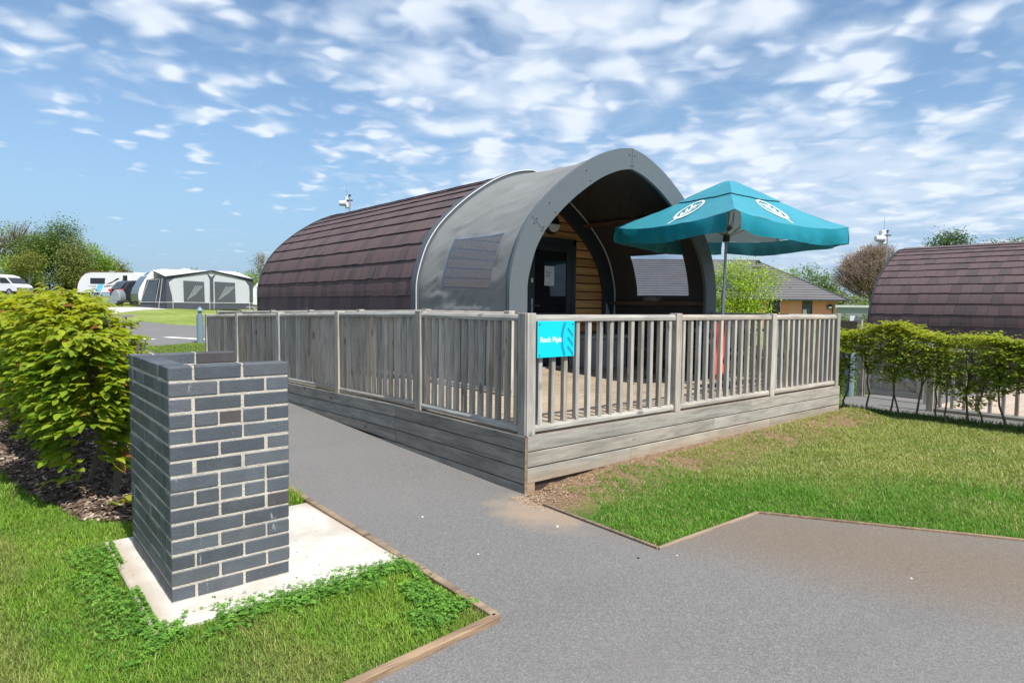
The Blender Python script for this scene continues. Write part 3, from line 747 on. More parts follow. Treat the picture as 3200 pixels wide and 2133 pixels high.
def pod(cx, y0, z0, label, full=True, seed=1):
    rs = random.Random(seed); O = (cx, y0, z0)
    t = thing('camping_pod', label, 'camping pod', (cx, y0+4, z0-.3))
    # tiled shell
    mb = MB(); gauge = .263; s1 = s_at(1.145); edges = []; s = s1
    while s > -.1: edges.append(s); s -= gauge
    edges = sorted(edges); s = s1+gauge
    while s < STOT-.08: edges.append(s); s += gauge
    edges.append(STOT); edges[0] = max(edges[0], 0)
    tw = .208
    for side in (-1, 1):
        for k, (a, b) in enumerate(zip(edges[:-1], edges[1:])):
            ph = rs.uniform(0, tw); per = rs.choice([3, 4]); pk = rs.randrange(5); y = YD+.02-ph; i = 0; cnt = rs.randrange(9)
            nseg = 3
            while y < YB:
                ya, yb = max(y, YD+.02), min(y+tw, YB); y += tw; i += 1; cnt += 1
                if yb-ya < .01: continue
                if cnt % (per+pk % 2) == 0: c = (.092, .070, .074)
                elif rs.random() < .12: c = (.088, .070, .073)
                else: c = (.118+rs.uniform(-.004, .004), .082, .085)
                if cnt % (per+pk % 2) == 0: per = rs.choice([3, 4, 4, 5]); cnt = 0
                o = .026+rs.uniform(-.003, .003); dp = rs.uniform(-.006, .006)
                g2 = ya+.88*(yb-ya)
                for (u, v, oo, cc) in ((ya, yb-.004, o, c), (yb-.004, yb, o-.006, tuple(x*.6 for x in c))):
                    for q in range(nseg):
                        sa, sb = a+dp+(b-a-dp)*q/nseg, a+dp+(b-a-dp)*(q+1)/nseg
                        oa = oo+(.006-oo)*q/nseg; ob = oo+(.006-oo)*(q+1)/nseg
                        A, B = prof(sa, oa, side), prof(sb, ob, side)
                        Q = [(A[0], u, A[1]), (A[0], v, A[1]), (B[0], v, B[1]), (B[0], u, B[1])]
                        mb.quad(*(Q if side < 0 else Q[::-1]), cc) if False else mb.quad(*[(p[0], p[1], p[2]) for p in (Q[::-1] if side < 0 else Q)], cc)
                    L = prof(a+dp, 0, side); A = prof(a+dp, oo, side)
                    mb.quad((L[0], u, L[1]), (L[0], v, L[1]), (A[0], v, A[1]), (A[0], u, A[1]), tuple(x*.55 for x in cc))
    shift(mb, O).build('tile_cladding', 'tile', t)
    # ridge capping
    mb = MB(); zr = PC[-1][1]
    mb.prism([(-.16, YD+.0, zr-.02), (-.15, YD+.0, zr+.005), (0, YD, zr+.055), (.15, YD, zr+.005), (.16, YD, zr-.02)], (0, YB-YD+.0, 0), (.12, .095, .095)); shift(mb, O).build('ridge_cap', 'tile', t)
    # structural lining so no light leaks, rear wall, rear edge trim
    mb = MB(); n = 30
    for side in (-1, 1):
        for i in range(n):
            A, B = prof(STOT*i/n, -.03, side), prof(STOT*(i+1)/n, -.03, side)
            mb.quad((A[0], YD+.05, A[1]), (A[0], YB, A[1]), (B[0], YB, B[1]), (B[0], YD+.05, B[1]))
    P = [prof(STOT*i/n, -.03, -1) for i in range(n+1)]+[prof(STOT*i/n, -.03, 1) for i in reversed(range(n))]
    mb.poly([(p[0], YB-.03, p[1]) for p in P]); shift(mb, O).build('shell', 'dark_trim', t)
    shift(ring(YB, YB+.045, .035, .10), O).build('rear_trim', 'dark_trim', t, smooth=True)
    # middle arch: dark board with a white bead
    shift(ring(YD-.055, YD+.07, .05, .02), O).build('middle_arch', 'mid_arch', t, smooth=True)
    shift(ring(YD-.03, YD+.045, -.03, .30), O).build('middle_rib', 'dark_trim', t, smooth=True)
    mb = MB(); st = [STOT*i/50 for i in range(51)]
    A = [prof(s, .042, -1) for s in st]+[prof(s, .042, 1) for s in reversed(st[:-1])]
    mb.tube([(p[0], YD-.064, p[1]) for p in A], .0075, 6); A = [prof(s, -.045, -1) for s in st]+[prof(s, -.045, 1) for s in reversed(st[:-1])]
    mb.tube([(p[0], YD-.045, p[1]) for p in A], .012, 6); shift(mb, O).build('white_bead', 'white_trim', t, smooth=True)
    if not full: return t
    # pine front wall, board by board inside the arch
    mb = MB(); z = -.0; bh = .1425; yw = YD+.045
    ZP = PC[:, 1]
    while z < 3.0:
        za, zb = z, min(z+bh, 3.0); 
        w = lambda q: max(float(np.interp(q, ZP, PC[:, 0]))-.10 if q > 1 else 1.99, .0)
        k = rs.uniform(.82, 1.1); c = (k, k*rs.uniform(.94, 1.02), k*rs.uniform(.85, 1.05))
        prof_y = [(0, .014), (.07, .002), (.5, 0), (.90, .002), (1, .016)]
        for (f0, d0), (f1, d1) in zip(prof_y[:-1], prof_y[1:]):
            q0, q1 = za+(zb-za)*f0, za+(zb-za)*f1
            mb.quad((-w(q0), yw+d0, q0), (w(q0), yw+d0, q0), (w(q1), yw+d1, q1), (-w(q1), yw+d1, q1), c if .05 < f0+.01 < .89 else (.22, .16, .12))
        z += bh
    shift(mb, O).build('front_wall', 'pine', t)
    # canvas hood, outside and lining, with a window hole each side
    wz0, wz1, wy0, wy1 = s_at(1.22), s_at(1.93), .42, 1.47
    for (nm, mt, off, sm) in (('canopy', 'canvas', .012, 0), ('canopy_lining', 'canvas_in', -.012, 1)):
        mb = MB(); ny = 44; NS = 110; Sg = sorted(set([round(STOT*i/NS, 4) for i in range(NS+1)]+[wz0, wz1])); Yg = sorted(set([round(.03+(YD-.05)*j/ny, 4) for j in range(ny+1)]+[wy0, wy1]))
        idx = {}
        for side in (-1, 1):
            for i, s in enumerate(Sg):
                for j, y in enumerate(Yg):
                    f = math.sin(math.pi*min(1, max(0, (y-.03)/(YD-.05))))
                    sag = -.055*f*(.35+.65*min(1, s/1.8))
                    nz = noise.noise; wr = .045*nz(Vector((s*1.6+y*1.1, y*1.2-s*.3, 1+side)))*f + .034*((1-2*abs(nz(Vector((s*3.6+y*3.0, y*1.3, 4)))))**3-.35)*f**.6 + .007*nz(Vector((s*13+y*7, y*3, 9)))*f**.4
                    # gathers running down from the window corners
                    d1 = math.exp(-((y-wy0+.12)/.16)**2)+math.exp(-((y-wy1-.16)/.18)**2)
                    wr += .022*d1*((1-2*abs(nz(Vector((s*7+y*4, y*2., 2)))))**2-.4)*f**.3*(1 if s < s_at(2.4) else .4)
                    if s < s_at(1.0): wr *= .25; sag *= .5
                    if wz0-.05 < s < wz1+.05 and wy0-.05 < y < wy1+.05: wr *= .15
                    a = prof(s, off+sag+wr*1-.02, side)
                    if s >= STOT-1e-3: a = (0, a[1])
                    idx[side, i, j] = len(mb.v); mb.v.append((a[0], y, a[1]))
            for i in range(len(Sg)-1):
                for j in range(len(Yg)-1):
                    if Sg[i] >= wz0-1e-4 and Sg[i+1] <= wz1+1e-4 and Yg[j] >= wy0-1e-4 and Yg[j+1] <= wy1+1e-4: continue
                    q = (idx[side, i, j], idx[side, i, j+1], idx[side, i+1, j+1], idx[side, i+1, j])
                    mb.f.append(q if side > 0 else q[::-1]); mb.c.append((1, 1, 1))
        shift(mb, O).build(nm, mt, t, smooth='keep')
    for side in (-1, 1):
        mb = MB(); n = 8
        for i in range(n):
            a, b = wz0-.012+(wz1-wz0+.024)*i/n, wz0-.012+(wz1-wz0+.024)*(i+1)/n
            A, B = prof(a, -.042, side), prof(b, -.042, side)
            mb.quad((A[0], wy0-.015, A[1]), (A[0], wy1+.015, A[1]), (B[0], wy1+.015, B[1]), (B[0], wy0-.015, B[1]))
        shift(mb, O).build('canopy_window', 'clear_vinyl', t, smooth='keep')
        for zz in (1.09, 2.50):
            mb = MB(); a = prof(s_at(zz), -.135, side); mb.box((a[0]-.02, .05, a[1]-.03), (a[0]+.02, YD-.03, a[1]+.03)); shift(mb, O).build('batten', 'beam', t)
    # front arch board with screws and joint lines
    ar = shift(ring(-.03, .02, .03, .245), O).build('front_arch', 'arch', t, smooth=True)
    mb = shift(ring(.02, .06, .012, .06), O); mb.build('arch_edge', 'dark_trim', t, smooth=True)
    mb = MB()
    for s, side in ((s_at(2.03), -1), (s_at(2.03)+.07, -1), (s_at(2.3), -1), (s_at(.83), -1), (s_at(2.3), 1), (s_at(.83), 1), (s_at(2.78), -1), (STOT-.06, -1), (STOT-.06, 1)):
        for of in (-.06, -.20):
            mb = MB(); p = prof(s, of, side); mb.tube([(p[0], -.034, p[1]), (p[0], -.028, p[1])], .009, 8); shift(mb, O).build('screw', 'black', ar)
    for s, side in ((STOT, 1), (s_at(2.06), -1), (s_at(2.06), 1)):
        mb = MB(); a, b = prof(s, .02, side), prof(s, -.235, side); mb.bar((a[0], -.031, a[1]), (b[0], -.031, b[1]), .003, .003); shift(mb, O).build('joint_line', 'black', ar)
    # door
    dx0, dx1, dz1 = -.06, 1.065, 2.145; yd = yw-.03
    mb = MB()
    for lo, hi in (((dx0, 0, 0), (dx0+.075, 0, dz1)), ((dx1-.075, 0, 0), (dx1, 0, dz1)), ((dx0, 0, dz1-.09), (dx1, 0, dz1)), ((dx0, 0, .0), (dx1, 0, .05))):
        mb.box((lo[0], yd-.03, lo[2]), (hi[0], yd+.05, hi[2]))
    fr = shift(mb, O).build('door_frame', 'door', t, bevel=.004)
    mb = MB(); lx0, lx1, lz0, lz1 = dx0+.08, dx1-.08, .055, dz1-.095; b = .115
    mb.box((lx0, yd-.015, lz0), (lx0+b, yd+.03, lz1)); mb.box((lx1-b, yd-.015, lz0), (lx1, yd+.03, lz1)); mb.box((lx0+b, yd-.013, lz1-b), (lx1-b, yd+.03, lz1)); mb.box((lx0+b, yd-.013, lz0), (lx1-b, yd+.03, lz0+.86-.0))
    dl = shift(mb, O).build('door', 'door', t, bevel=.003)
    dlz = lz0+.86
    mb = MB(); mb.box((lx0+b, yd+.004, dlz), (lx1-b, yd+.012, lz1-b)); shift(mb, O).build('glass', 'dark_glass', dl)
    mb = MB(); hx = lx0+.055; mb.box((hx-.017, yd-.022, .90), (hx+.017, yd-.014, 1.14)); mb.tube([(hx, yd-.015, 1.03), (hx, yd-.055, 1.03), (hx+.125, yd-.06, 1.028)], .010, 8); shift(mb, O).build('handle', 'handle', dl)
    mb = MB(); mb.box((hx-.02, yd-.0165, 1.40), (hx+.02, yd-.0155, 1.47)); shift(mb, O).build('sticker', 'paper', dl)
    mb = MB(); nx0 = lx0+b+.23; mb.box((nx0, yd+.001, 1.36), (nx0+.215, yd+.003, 1.68)); shift(mb, O).build('notice', 'paper', dl)
    text('Rock\nPipit', .052, (cx+nx0+.03, y0+yd-.0005, z0+1.56), RXZ, 'ink', dl, 'notice_lettering')
    mb = MB(); mb.box((nx0+.03, yd+.0, 1.385), (nx0+.17, yd+.0005, 1.389)); mb.box((nx0+.03, yd, 1.41), (nx0+.16, yd+.0005, 1.414)); shift(mb, O).build('notice_lines', 'ink', dl)
    mb = MB(); mb.box((dx0-.1, yd-.10, -.0), (dx1+.1, yd-.03, .028)); shift(mb, O).build('door_sill', 'wood_x', t)
    # round bulkhead light
    mb = MB(); c = (.50, yw-.004, 2.37); mb.tube([(c[0], c[1], c[2]), (c[0], c[1]-.05, c[2]), (c[0], c[1]-.075, c[2])], [.165, .165, .135], 28)
    wl = shift(mb, O).build('wall_light', 'black', t, smooth=True)
    mb = MB(); P = [(c[0]+.13*math.cos(a), c[1]-.078, c[2]-.005+.13*math.sin(a)) for a in np.linspace(math.pi, 2*math.pi, 17)]; mb.prism(P, (0, -.012, 0)); shift(mb, O).build('diffuser', 'milk', wl)
    return t
pod(6.84, 5.67, DZ, 'near camping pod with brown tile roof and grey canvas porch canopy', True, 3)
pod(19.25, 6.46-YB, DZ-.474, 'second brown tiled camping pod behind the right hand hedge', False, 8)
# ---- storage box, batten etc. on the deck
t = thing('storage_box', 'grey plastic storage box with a lid beside the pod door', 'storage box', (8.1, 7.3, DZ))
mb = MB(); mb.box((7.68, 7.05, DZ+.005), (8.50, 7.60, DZ+.49)); 
for k in range(5): mb.box((7.72+k*.165, 7.043, DZ+.05), (7.72+k*.165+.12, 7.05, DZ+.44))
mb.build('body', 'box', t, bevel=.012)
mb = MB(); mb.box((7.64, 7.01, DZ+.49), (8.54, 7.64, DZ+.56)); mb.build('lid', 'box', t, bevel=.015)
mb = MB(); mb.box((8.545, 7.2, DZ+.36), (8.575, 7.36, DZ+.42)); mb.build('latch', 'milk', t, bevel=.004)
# ---- picnic table with the parasol through it
t = thing('picnic_table', 'dark slatted picnic table with attached benches under the teal parasol', 'picnic table', (7.9, 5.0, DZ))
mb = MB()
for k in range(6): mb.box((7.15, 4.66+k*.122, DZ+.70), (8.65, 4.66+k*.122+.108, DZ+.735))
mb.build('table_top', 'dark_slats', t, bevel=.004)
for yb in (4.25, 5.55):
    mb = MB()
    for k in range(3): mb.box((7.15, yb+k*.098, DZ+.42), (8.65, yb+k*.098+.088, DZ+.455))
    mb.build('bench', 'dark_slats', t, bevel=.004)
for xb in (7.38, 8.42):
    for (a, b) in (((xb, 4.80, DZ+.70), (xb, 4.42, DZ)), ((xb, 5.20, DZ+.70), (xb, 5.72, DZ))):
        mb = MB(); mb.bar(a, b, .09, .045); mb.build('leg', 'dark_slats', t)
    mb = MB(); mb.bar((xb+.05, 4.2, DZ+.40), (xb+.05, 5.86, DZ+.40), .04, .09); mb.build('crossbar', 'dark_slats', t)
# ---- red cloth hanging by the pickets
t = thing('jacket', 'red orange jacket hanging from the deck rail seen between the pickets', 'jacket', (6.98, 4.35, 1.0))
mb = MB()
ncol = 15; rows = 16
for i in range(ncol):
    for j in range(rows):
        def pp(i, j):
            u, v = i/ncol, j/rows; w = .03+.10*v+.03*math.sin(3*v*math.pi)
            return (6.95+(u-.5)*2*w, 4.30+.05*math.sin(9*u+4*v)+.03*math.sin(17*u), 1.30-.66*v-.05*math.cos(7*u)*v)
        mb.quad(pp(i, j), pp(i+1, j), pp(i+1, j+1), pp(i, j+1))
mb.build('cloth', 'red', t, smooth='keep'); mb = MB(); mb.tube([(6.95, 4.30, 1.29), (6.955, 4.2, 1.36), (6.96, 3.80, 1.385)], .006, 6); mb.build('strap', 'red', t)
# ============================================================ PARASOL
ps = thing('parasol', 'square teal parasol with white leaf emblems leaning over the deck', 'parasol', (7.86, 4.86, DZ))
def umb_point(u, v):
    """u,v in -1..1 over the square canopy"""
    Nn, Lx, Rx = Vector((6.74, 4.04)), Vector((.42, 2.16)), Vector((2.36, -.31))
    p = Nn+Lx*(v+1)/2+Rx*(u+1)/2
    r_ = max(abs(u), abs(v)); q = min(abs(u), abs(v))/max(r_, 1e-6)
    z = 3.285-.725*(r_*r_+.006)**.5-.035*math.sin(math.pi*r_) - .045*r_*r_*(1-q*q) + (.035*r_*r_*q**3)
    z += .0-.02*u
    return Vector((p.x, p.y, z))
def top_patch(r0, r1, lift, name, mt, parent, th=.0):
    mb = MB(); n = 16; m_ = 14
    for side in range(4):
        idx = {}
        for i in range(n+1):
            for j in range(m_+1):
                r_ = r0+(r1-r0)*j/m_; q = -1+2*i/n
                u, v = [(q*r_, -r_), (r_, q*r_), (-q*r_, r_), (-r_, -q*r_)][side]
                p = umb_point(u, v); idx[i, j] = len(mb.v)
                w = .016*noise.noise(Vector((p.x*3.1, p.y*3.1, side)))*r_+.008*noise.noise(Vector((p.x*9, p.y*9, 3)))
                mb.v.append((p.x, p.y, p.z+lift+w))
        for i in range(n):
            for j in range(m_):
                mb.f.append((idx[i, j], idx[i, j+1], idx[i+1, j+1], idx[i+1, j])); mb.c.append((1, 1, 1))
    return mb.build(name, mt, parent, smooth='keep')
cn = top_patch(.22, 1.0, 0, 'canopy', 'umb', ps)
top_patch(.0, .44, .020, 'vent', 'umb', ps)
corn = [umb_point(-1, -1), umb_point(1, -1), umb_point(1, 1), umb_point(-1, 1)]
for k in range(4):
    mb = MB(); n = 44; m_ = 6; A, B = [(-1, -1), (1, -1), (1, 1), (-1, 1)][k], [(1, -1), (1, 1), (-1, 1), (-1, -1)][k]
    d = (corn[(k+1) % 4]-corn[k]); d.z = 0; d.normalize(); nn = Vector((d.y, -d.x, 0)); idx = {}
    for i in range(n+1):
        f = .0+(1)*i/n; fu = f*.985+.0075
        if k == 0: fu = .045+f*.945
        if k == 3: fu = .01+f*.95
        p = umb_point(A[0]+(B[0]-A[0])*fu, A[1]+(B[1]-A[1])*fu)
        for j in range(m_+1):
            v = j/m_; w = nn*(.042*v*math.sin(17*f+3*k+3*math.sin(6*f))*(.4+.6*math.sin(5*f+k)**2)+.014*v*math.sin(37*f+k+2*math.sin(11*f))+.012*math.sin(math.pi*v)+.012*v)
            idx[i, j] = len(mb.v); mb.v.append(tuple(p+w+Vector((0, 0, -.205*v-.010*v*math.sin(11*f+k)))))
    for i in range(n):
        for j in range(m_): mb.f.append((idx[i, j], idx[i, j+1], idx[i+1, j+1], idx[i+1, j])); mb.c.append((1, 1, 1))
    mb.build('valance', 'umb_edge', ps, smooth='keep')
pb, pt = Vector((7.86, 4.86, DZ)), Vector((8.12, 4.96, 3.22))
mb = MB(); mb.tube([pb, pb.lerp(pt, .45)], .024, 12); mb.tube([pb.lerp(pt, .42), pt], .019, 12); mb.tube([pb.lerp(pt, .40), pb.lerp(pt, .46)], .029, 12); mb.build('pole', 'steel', ps, smooth=True)
hub = pb.lerp(pt, .72); top = pb.lerp(pt, .985)
mb = MB(); mb.tube([hub-Vector((0, 0, .05)), hub+Vector((0, 0, .05))], .045, 12); mb.build('hub', 'black', ps)
for u, v in ((-1, -1), (1, -1), (1, 1), (-1, 1), (0, -1), (1, 0), (0, 1), (-1, 0)):
    e = umb_point(u*.99, v*.99)-Vector((0, 0, .025)); mid = umb_point(u*.52, v*.52)-Vector((0, 0, .03))
    mb = MB(); mb.tube([top-Vector((0, 0, .02)), mid, e], .009, 6); r1 = mb.build('rib', 'steel', ps)
    mb = MB(); mb.tube([hub, mid], .007, 6); mb.build('strut', 'steel', r1)
e = corn[0]
mb = MB(); mb.tube([e+Vector((.02, .02, -.02)), e+Vector((-.03, .0, -.12)), e+Vector((-.05, .02, -.20)), e+Vector((-.02, .05, -.23)), e+Vector((.03, .03, -.18)), e+Vector((.03, .02, -.04))], .004, 6)
mb.tube([e+Vector((-.05, .0, -.20)), e+Vector((-.05, .05, -.235))], .030, 8); mb.build('cord', 'black', ps)
# emblems: upright oval leaf outline with a stem and three pairs of barbs, printed on the two near panels
def emblem(face):
    mb = MB()
    def to(p):
        lat = p[0]*.150; r_ = .665-p[1]*.205
        q = umb_point(lat, -r_) if face == 0 else umb_point(-r_, -lat)
        return (q.x, q.y, q.z+.012)
    n = 44
    for i in range(n):
        a0, a1 = 2*math.pi*i/n, 2*math.pi*(i+1)/n
        k = lambda a: .13+.09*max(0, -math.sin(a))
        f = lambda a, k_: (math.cos(a)*(1-k_*1.25), math.sin(a)*(1-k_))
        mb.quad(to(f(a0, 0)), to(f(a1, 0)), to(f(a1, k(a1))), to(f(a0, k(a0))))
    def line(a, b, w0, w1):
        a, b = Vector(a), Vector(b); d = (b-a).normalized(); nn = Vector((-d.y, d.x))
        for i in range(6):
            p, q = a.lerp(b, i/6), a.lerp(b, (i+1)/6); wa, wb = w0+(w1-w0)*i/6, w0+(w1-w0)*(i+1)/6
            mb.quad(to(p-nn*wa/2), to(q-nn*wb/2), to(q+nn*wb/2), to(p+nn*wa/2))
    line((-.18, -1.5), (-.02, -.95), .15, .15); line((-.02, -.95), (.0, .55), .13, .12)
    for k in range(3):
        y = -.62+k*.40
        line((0, y), (.50, y+.40), .16, .11); line((0, y), (-.50, y+.40), .16, .11)
    mb.build('emblem', 'leafprint', ps, smooth='keep')
emblem(0); emblem(1)
# ============================================================ VEGETATION
def leafcols(n, palette, w=None, jit=.18):
    P = np.array(palette); i = RNG.choice(len(P), n, p=w); c = P[i]*(1+RNG.uniform(-jit, jit, (n, 1))); return np.clip(c, 0, 1)
# hornbeam leaf: pointed oval, folded along the midrib, 10 faces
def leaf_template():
    V = []; UV = []; st = [(0, .06), (.18, .62), (.42, 1.0), (.66, .86), (.86, .45), (1.0, .02)]
    for t, w in st:
        ww = w*.31; zc = -.22*(t-.25)**2
        V += [(-ww, t, zc+ww*.32), (0, t, zc), (ww, t, zc+ww*.32)]; UV += [(.5-.5*w, t), (.5, t), (.5+.5*w, t)]
    F = []
    for i in range(5):
        a = i*3; F += [(a, a+1, a+4, a+3), (a+1, a+2, a+5, a+4)]
    return V, F, UV
LV, LF, LUV = leaf_template()
SV = [(-.30, .45, .05), (0, 0, 0), (.30, .45, .05), (0, 1, -.06), (0, .5, -.02)]; SF = [(1, 2, 4), (2, 3, 4), (3, 0, 4), (0, 1, 4)]; SUV = [(0, .45), (.5, 0), (1, .45), (.5, 1), (.5, .5)]
HP = [(.36, .50, .035), (.25, .42, .03), (.14, .30, .022), (.46, .54, .045), (.36, .20, .055)]
def hedge(name, label, cx, y0, y1, halfw, ztop, zlow, nspray, leafsz, trunks, simple=False, pal=HP, wts=(.34, .34, .2, .10, .02), gap=None):
    t = thing(name, label, 'hedge', (cx, (y0+y1)/2, 0))
    # woody stems, each with a few limbs and bends
    for (tx, ty, lean) in trunks:
        mb = MB(); g0 = h(tx, ty); n = 7; pts = []; px, py = tx, ty
        for i in range(n):
            pts.append((px, py, g0-.03+(ztop-.25-g0)*i/(n-1))); px += random.uniform(-.045, .045)+lean*.035; py += random.uniform(-.05, .05)
        mb.tube(pts, [(.015 if simple else .024)*(1-.10*i)*random.uniform(.85, 1.15) for i in range(n)], 7)
        for k in range(4):
            b = Vector(pts[random.randint(3, 5)]); e = b+Vector((random.uniform(-.2, .2), random.uniform(-.2, .2), random.uniform(.25, .5)))
            mb.tube([b, b.lerp(e, .5)+Vector((random.uniform(-.04, .04), 0, 0)), e], [.009, .007, .004], 5)
        mb.build('stem', 'bark', t, smooth=True)
    # sprays: short horizontal shoots with leaves left and right
    sp = []
    while len(sp) < nspray:
        x = random.uniform(-1, 1); y = random.uniform(y0, y1); f = random.random()
        zt = ztop+.07*math.sin(2.3*y)+.05*math.sin(5.7*y+1) if simple else ztop+.03+.03*math.sin(2.3*y)-.34*max(0, x)**2-.34*max(0, (5.7-y)/.7)**2
        zl = zlow+.14*math.sin(3.1*y+cx)+.10*math.sin(7*y)
        z = zl+(zt-zl)*(f**.75)
        ww = halfw*(.72+.28*math.sin(4.1*y+3*z)+.12*math.sin(9*y+5*z)); ww *= 1-.25*max(0, (zl+.3-z)/.3)
        # mostly near the surface
        ex = abs(x); top = (zt-z) < .12; endc = min(y-y0, y1-y) < .15
        if not (ex > .62 or top or endc) and random.random() > .34: continue
        if gap and gap(y, z): continue
        if vnoise(np.array([[y*1.0, z*1.4+x]]), 5.5, 3)[0] < (.30 if simple else .20): continue
        sp.append((cx+x*ww, y, z, x, top))
    pos = []; az = []; ti = []; ro = []; sz = []; lit = []
    for (x, y, z, xn, top) in sp:
        a = random.uniform(0, 2*math.pi) if top else (math.atan2(random.uniform(-.9, .9), (1 if xn > 0 else -1)*(.6+abs(xn))))
        L = random.uniform(.08, .22); k = random.randint(4, 8); up = random.uniform(-.1, .35) if not top else random.uniform(.1, .8)
        dx, dy, dz = math.cos(a)*math.cos(up), math.sin(a)*math.cos(up), math.sin(up)
        new = random.random()
        for i in range(k):
            f = (i+.5)/k; s_ = 1 if i % 2 else -1
            pos.append((x+dx*L*f, y+dy*L*f, z+dz*L*f-.04*f*f)); az.append(a+s_*random.uniform(.5, 1.15)*(1-f*.6)); ti.append(random.uniform(-.55, .20)); ro.append(random.uniform(-.45, .45))
            sz.append(leafsz*random.uniform(.62, 1.12)*(1-.35*f)); lit.append(new)
    n = len(pos); pos = np.array(pos); lit = np.array(lit)
    col = leafcols(n, pal, wts)
    # young growth at the top and the tips is yellower
    yf = np.clip((pos[:, 2]-(ztop-.45))/.5, 0, 1)*.65+(lit > .62)*.45; yf = np.clip(yf+RNG.uniform(-.2, .2, n), 0, 1)[:, None]
    col = col*(1-yf)+np.array([.52, .58, .045])*yf*RNG.uniform(.75, 1.15, (n, 1))
    red = (RNG.random(n) < .018)[:, None]; col = np.where(red, np.array([.38, .15, .05]), col)
    R = rotz_tilt(np.array(az), np.array(ti), np.array(ro))
    T = (SV, SF, SUV) if simple else (LV, LF, LUV)
    scatter('foliage', T[0], T[1], pos, R, np.array(sz), col, 'leaf', t, T[2], smooth=not simple)
    return t
trL = [(.775, 5.43, .3), (.655, 5.86, .2), (.56, 6.32, -.5), (.80, 5.60, .5), (.62, 7.2, 0), (.70, 8.1, 0), (.60, 9.2, .2), (.68, 10.3, 0), (.62, 11.5, 0)]
hedge('hedge', 'bright green hornbeam hedge on bare stems behind the brick enclosure', .61, 5.05, 13.2, .34, 1.45, .44, 7600, .100, trL, gap=lambda y, z: y < 5.2 and z < .62)
trR = [(9.90, 4.02, .6), (9.85, 3.70, -.6), (9.90, 3.42, 0), (9.93, 3.29, 0), (9.86, 3.08, .4), (9.83, 2.80, -.6), (9.66, 2.64, 0), (9.88, 2.47, .3), (9.86, 2.30, -.5), (9.89, 2.06, .5), (9.86, 1.7, 0), (9.88, 1.35, .2)]
hedge('hedge', 'dark green hornbeam hedge on thin stems by the second pod', 9.88, .3, 4.25, .28, 1.165, .42, 6600, .068, trR, simple=True, wts=(.20, .38, .25, .15, .02), gap=lambda y, z: (3.72 < y < 3.98 and z < .8) or (y > 3.9 and .75 < z < .86))
# sprig at the foot of the left hedge
def sprig(name, label, loc, n, size, pal=((.42, .44, .03), (.34, .42, .04))):
    t = thing(name, label, 'plant', loc); pos = np.array(loc)[None]+RNG.uniform(-.05, .05, (n, 3))*[1, 1, .4]+[0, 0, .05]
    scatter('leaves', LV, LF, pos, rotz_tilt(RNG.uniform(0, 6.28, n), RNG.uniform(-.1, .6, n)), RNG.uniform(.7, 1.1, n)*size, leafcols(n, pal), 'leaf', t, LUV, True)
    mb = MB(); mb.tube([loc, (loc[0], loc[1], loc[2]+.06)], .004, 5); mb.build('stem', 'bark', t); return t
sprig('sprig', 'yellow green leafy sprig sprouting from the bark mulch', (.79, 5.16, .0), 12, .085)
# mulch bed with loose bark chips
BED = [(.10, 6.9), (.22, 6.1), (.36, 5.5), (.52, 4.95), (.78, 4.72), (1.02, 4.80), (1.16, 5.3), (1.16, 13), (.16, 13)]
sheet('mulch_bed', BED, .006, 'mulch')
P = np.stack([RNG.uniform(.0, 1.3, 16000), 4.6+RNG.random(16000)**1.5*6, np.zeros(16000)], 1); P = P[in_poly(P, BED)]
n = len(P); P[:, 2] = hv(P)+.008+RNG.uniform(0, .022, n)
scatter('bark_chips', [(-.5, -.18, 0), (.5, -.22, .0), (.5, .18, .1), (-.5, .2, .05)], [(0, 1, 2, 3)], P, rotz_tilt(RNG.uniform(0, 6.28, n), RNG.uniform(-.5, .5, n), RNG.uniform(-.5, .5, n)), RNG.uniform(.018, .05, n), leafcols(n, [(.13, .085, .06), (.07, .045, .035), (.26, .19, .14), (.50, .42, .33)], [.38, .30, .26, .06]), 'chips')['kind'] = 'stuff'
# ---- grass
def blade_template():
    return [(-.05, 0, 0), (.05, 0, 0), (-.04, .10, .45), (.04, .10, .45), (0, .38, .9)], [(0, 1, 3, 2), (2, 3, 4)]
BV, BF = blade_template()
CLAMP = []
def grass(name, poly, dens, hgt, width, colfn, keep=None, bbox=None):
    xs = [p[0] for p in poly]; ys = [p[1] for p in poly]; x0, x1, y0, y1 = min(xs), max(xs), min(ys), max(ys)
    if bbox: x0, x1, y0, y1 = bbox
    n = int((x1-x0)*(y1-y0)*dens); P = np.stack([RNG.uniform(x0, x1, n), RNG.uniform(y0, y1, n), np.zeros(n)], 1)
    P = P[in_poly(P, poly)]
    # frustum cull with a margin so a side step still sees grass
    d = P[:, 0]*CF.x+P[:, 1]*CF.y; l = P[:, 0]*CR.x+P[:, 1]*CR.y
    k = (d > .8) & (np.abs(l) < d*.92+1.1); P = P[k]
    if keep is not None: P = P[keep(P)]
    n = len(P); P[:, 2] = hv(P)-.002
    cl = vnoise(P, 3.2, 5)*.6+vnoise(P, 11, 6)*.4
    H = hgt*RNG.uniform(.4, 1.3, n)*(.6+.9*cl)
    S = np.stack([np.full(n, width)*RNG.uniform(.7, 1.3, n)*10, H*RNG.uniform(.5, 3.2, n), H], 1)
    a = RNG.uniform(0, 6.28, n); ca, sa = np.cos(a), np.sin(a); z = np.zeros(n); o = np.ones(n)
    R = np.stack([np.stack([ca, sa, z], 1), np.stack([-sa, ca, z], 1), np.stack([z, z, o], 1)], 2)
    ob = scatter(name, BV, BF, P, R, S, colfn(P), 'grass'); ob['kind'] = 'stuff'; return ob
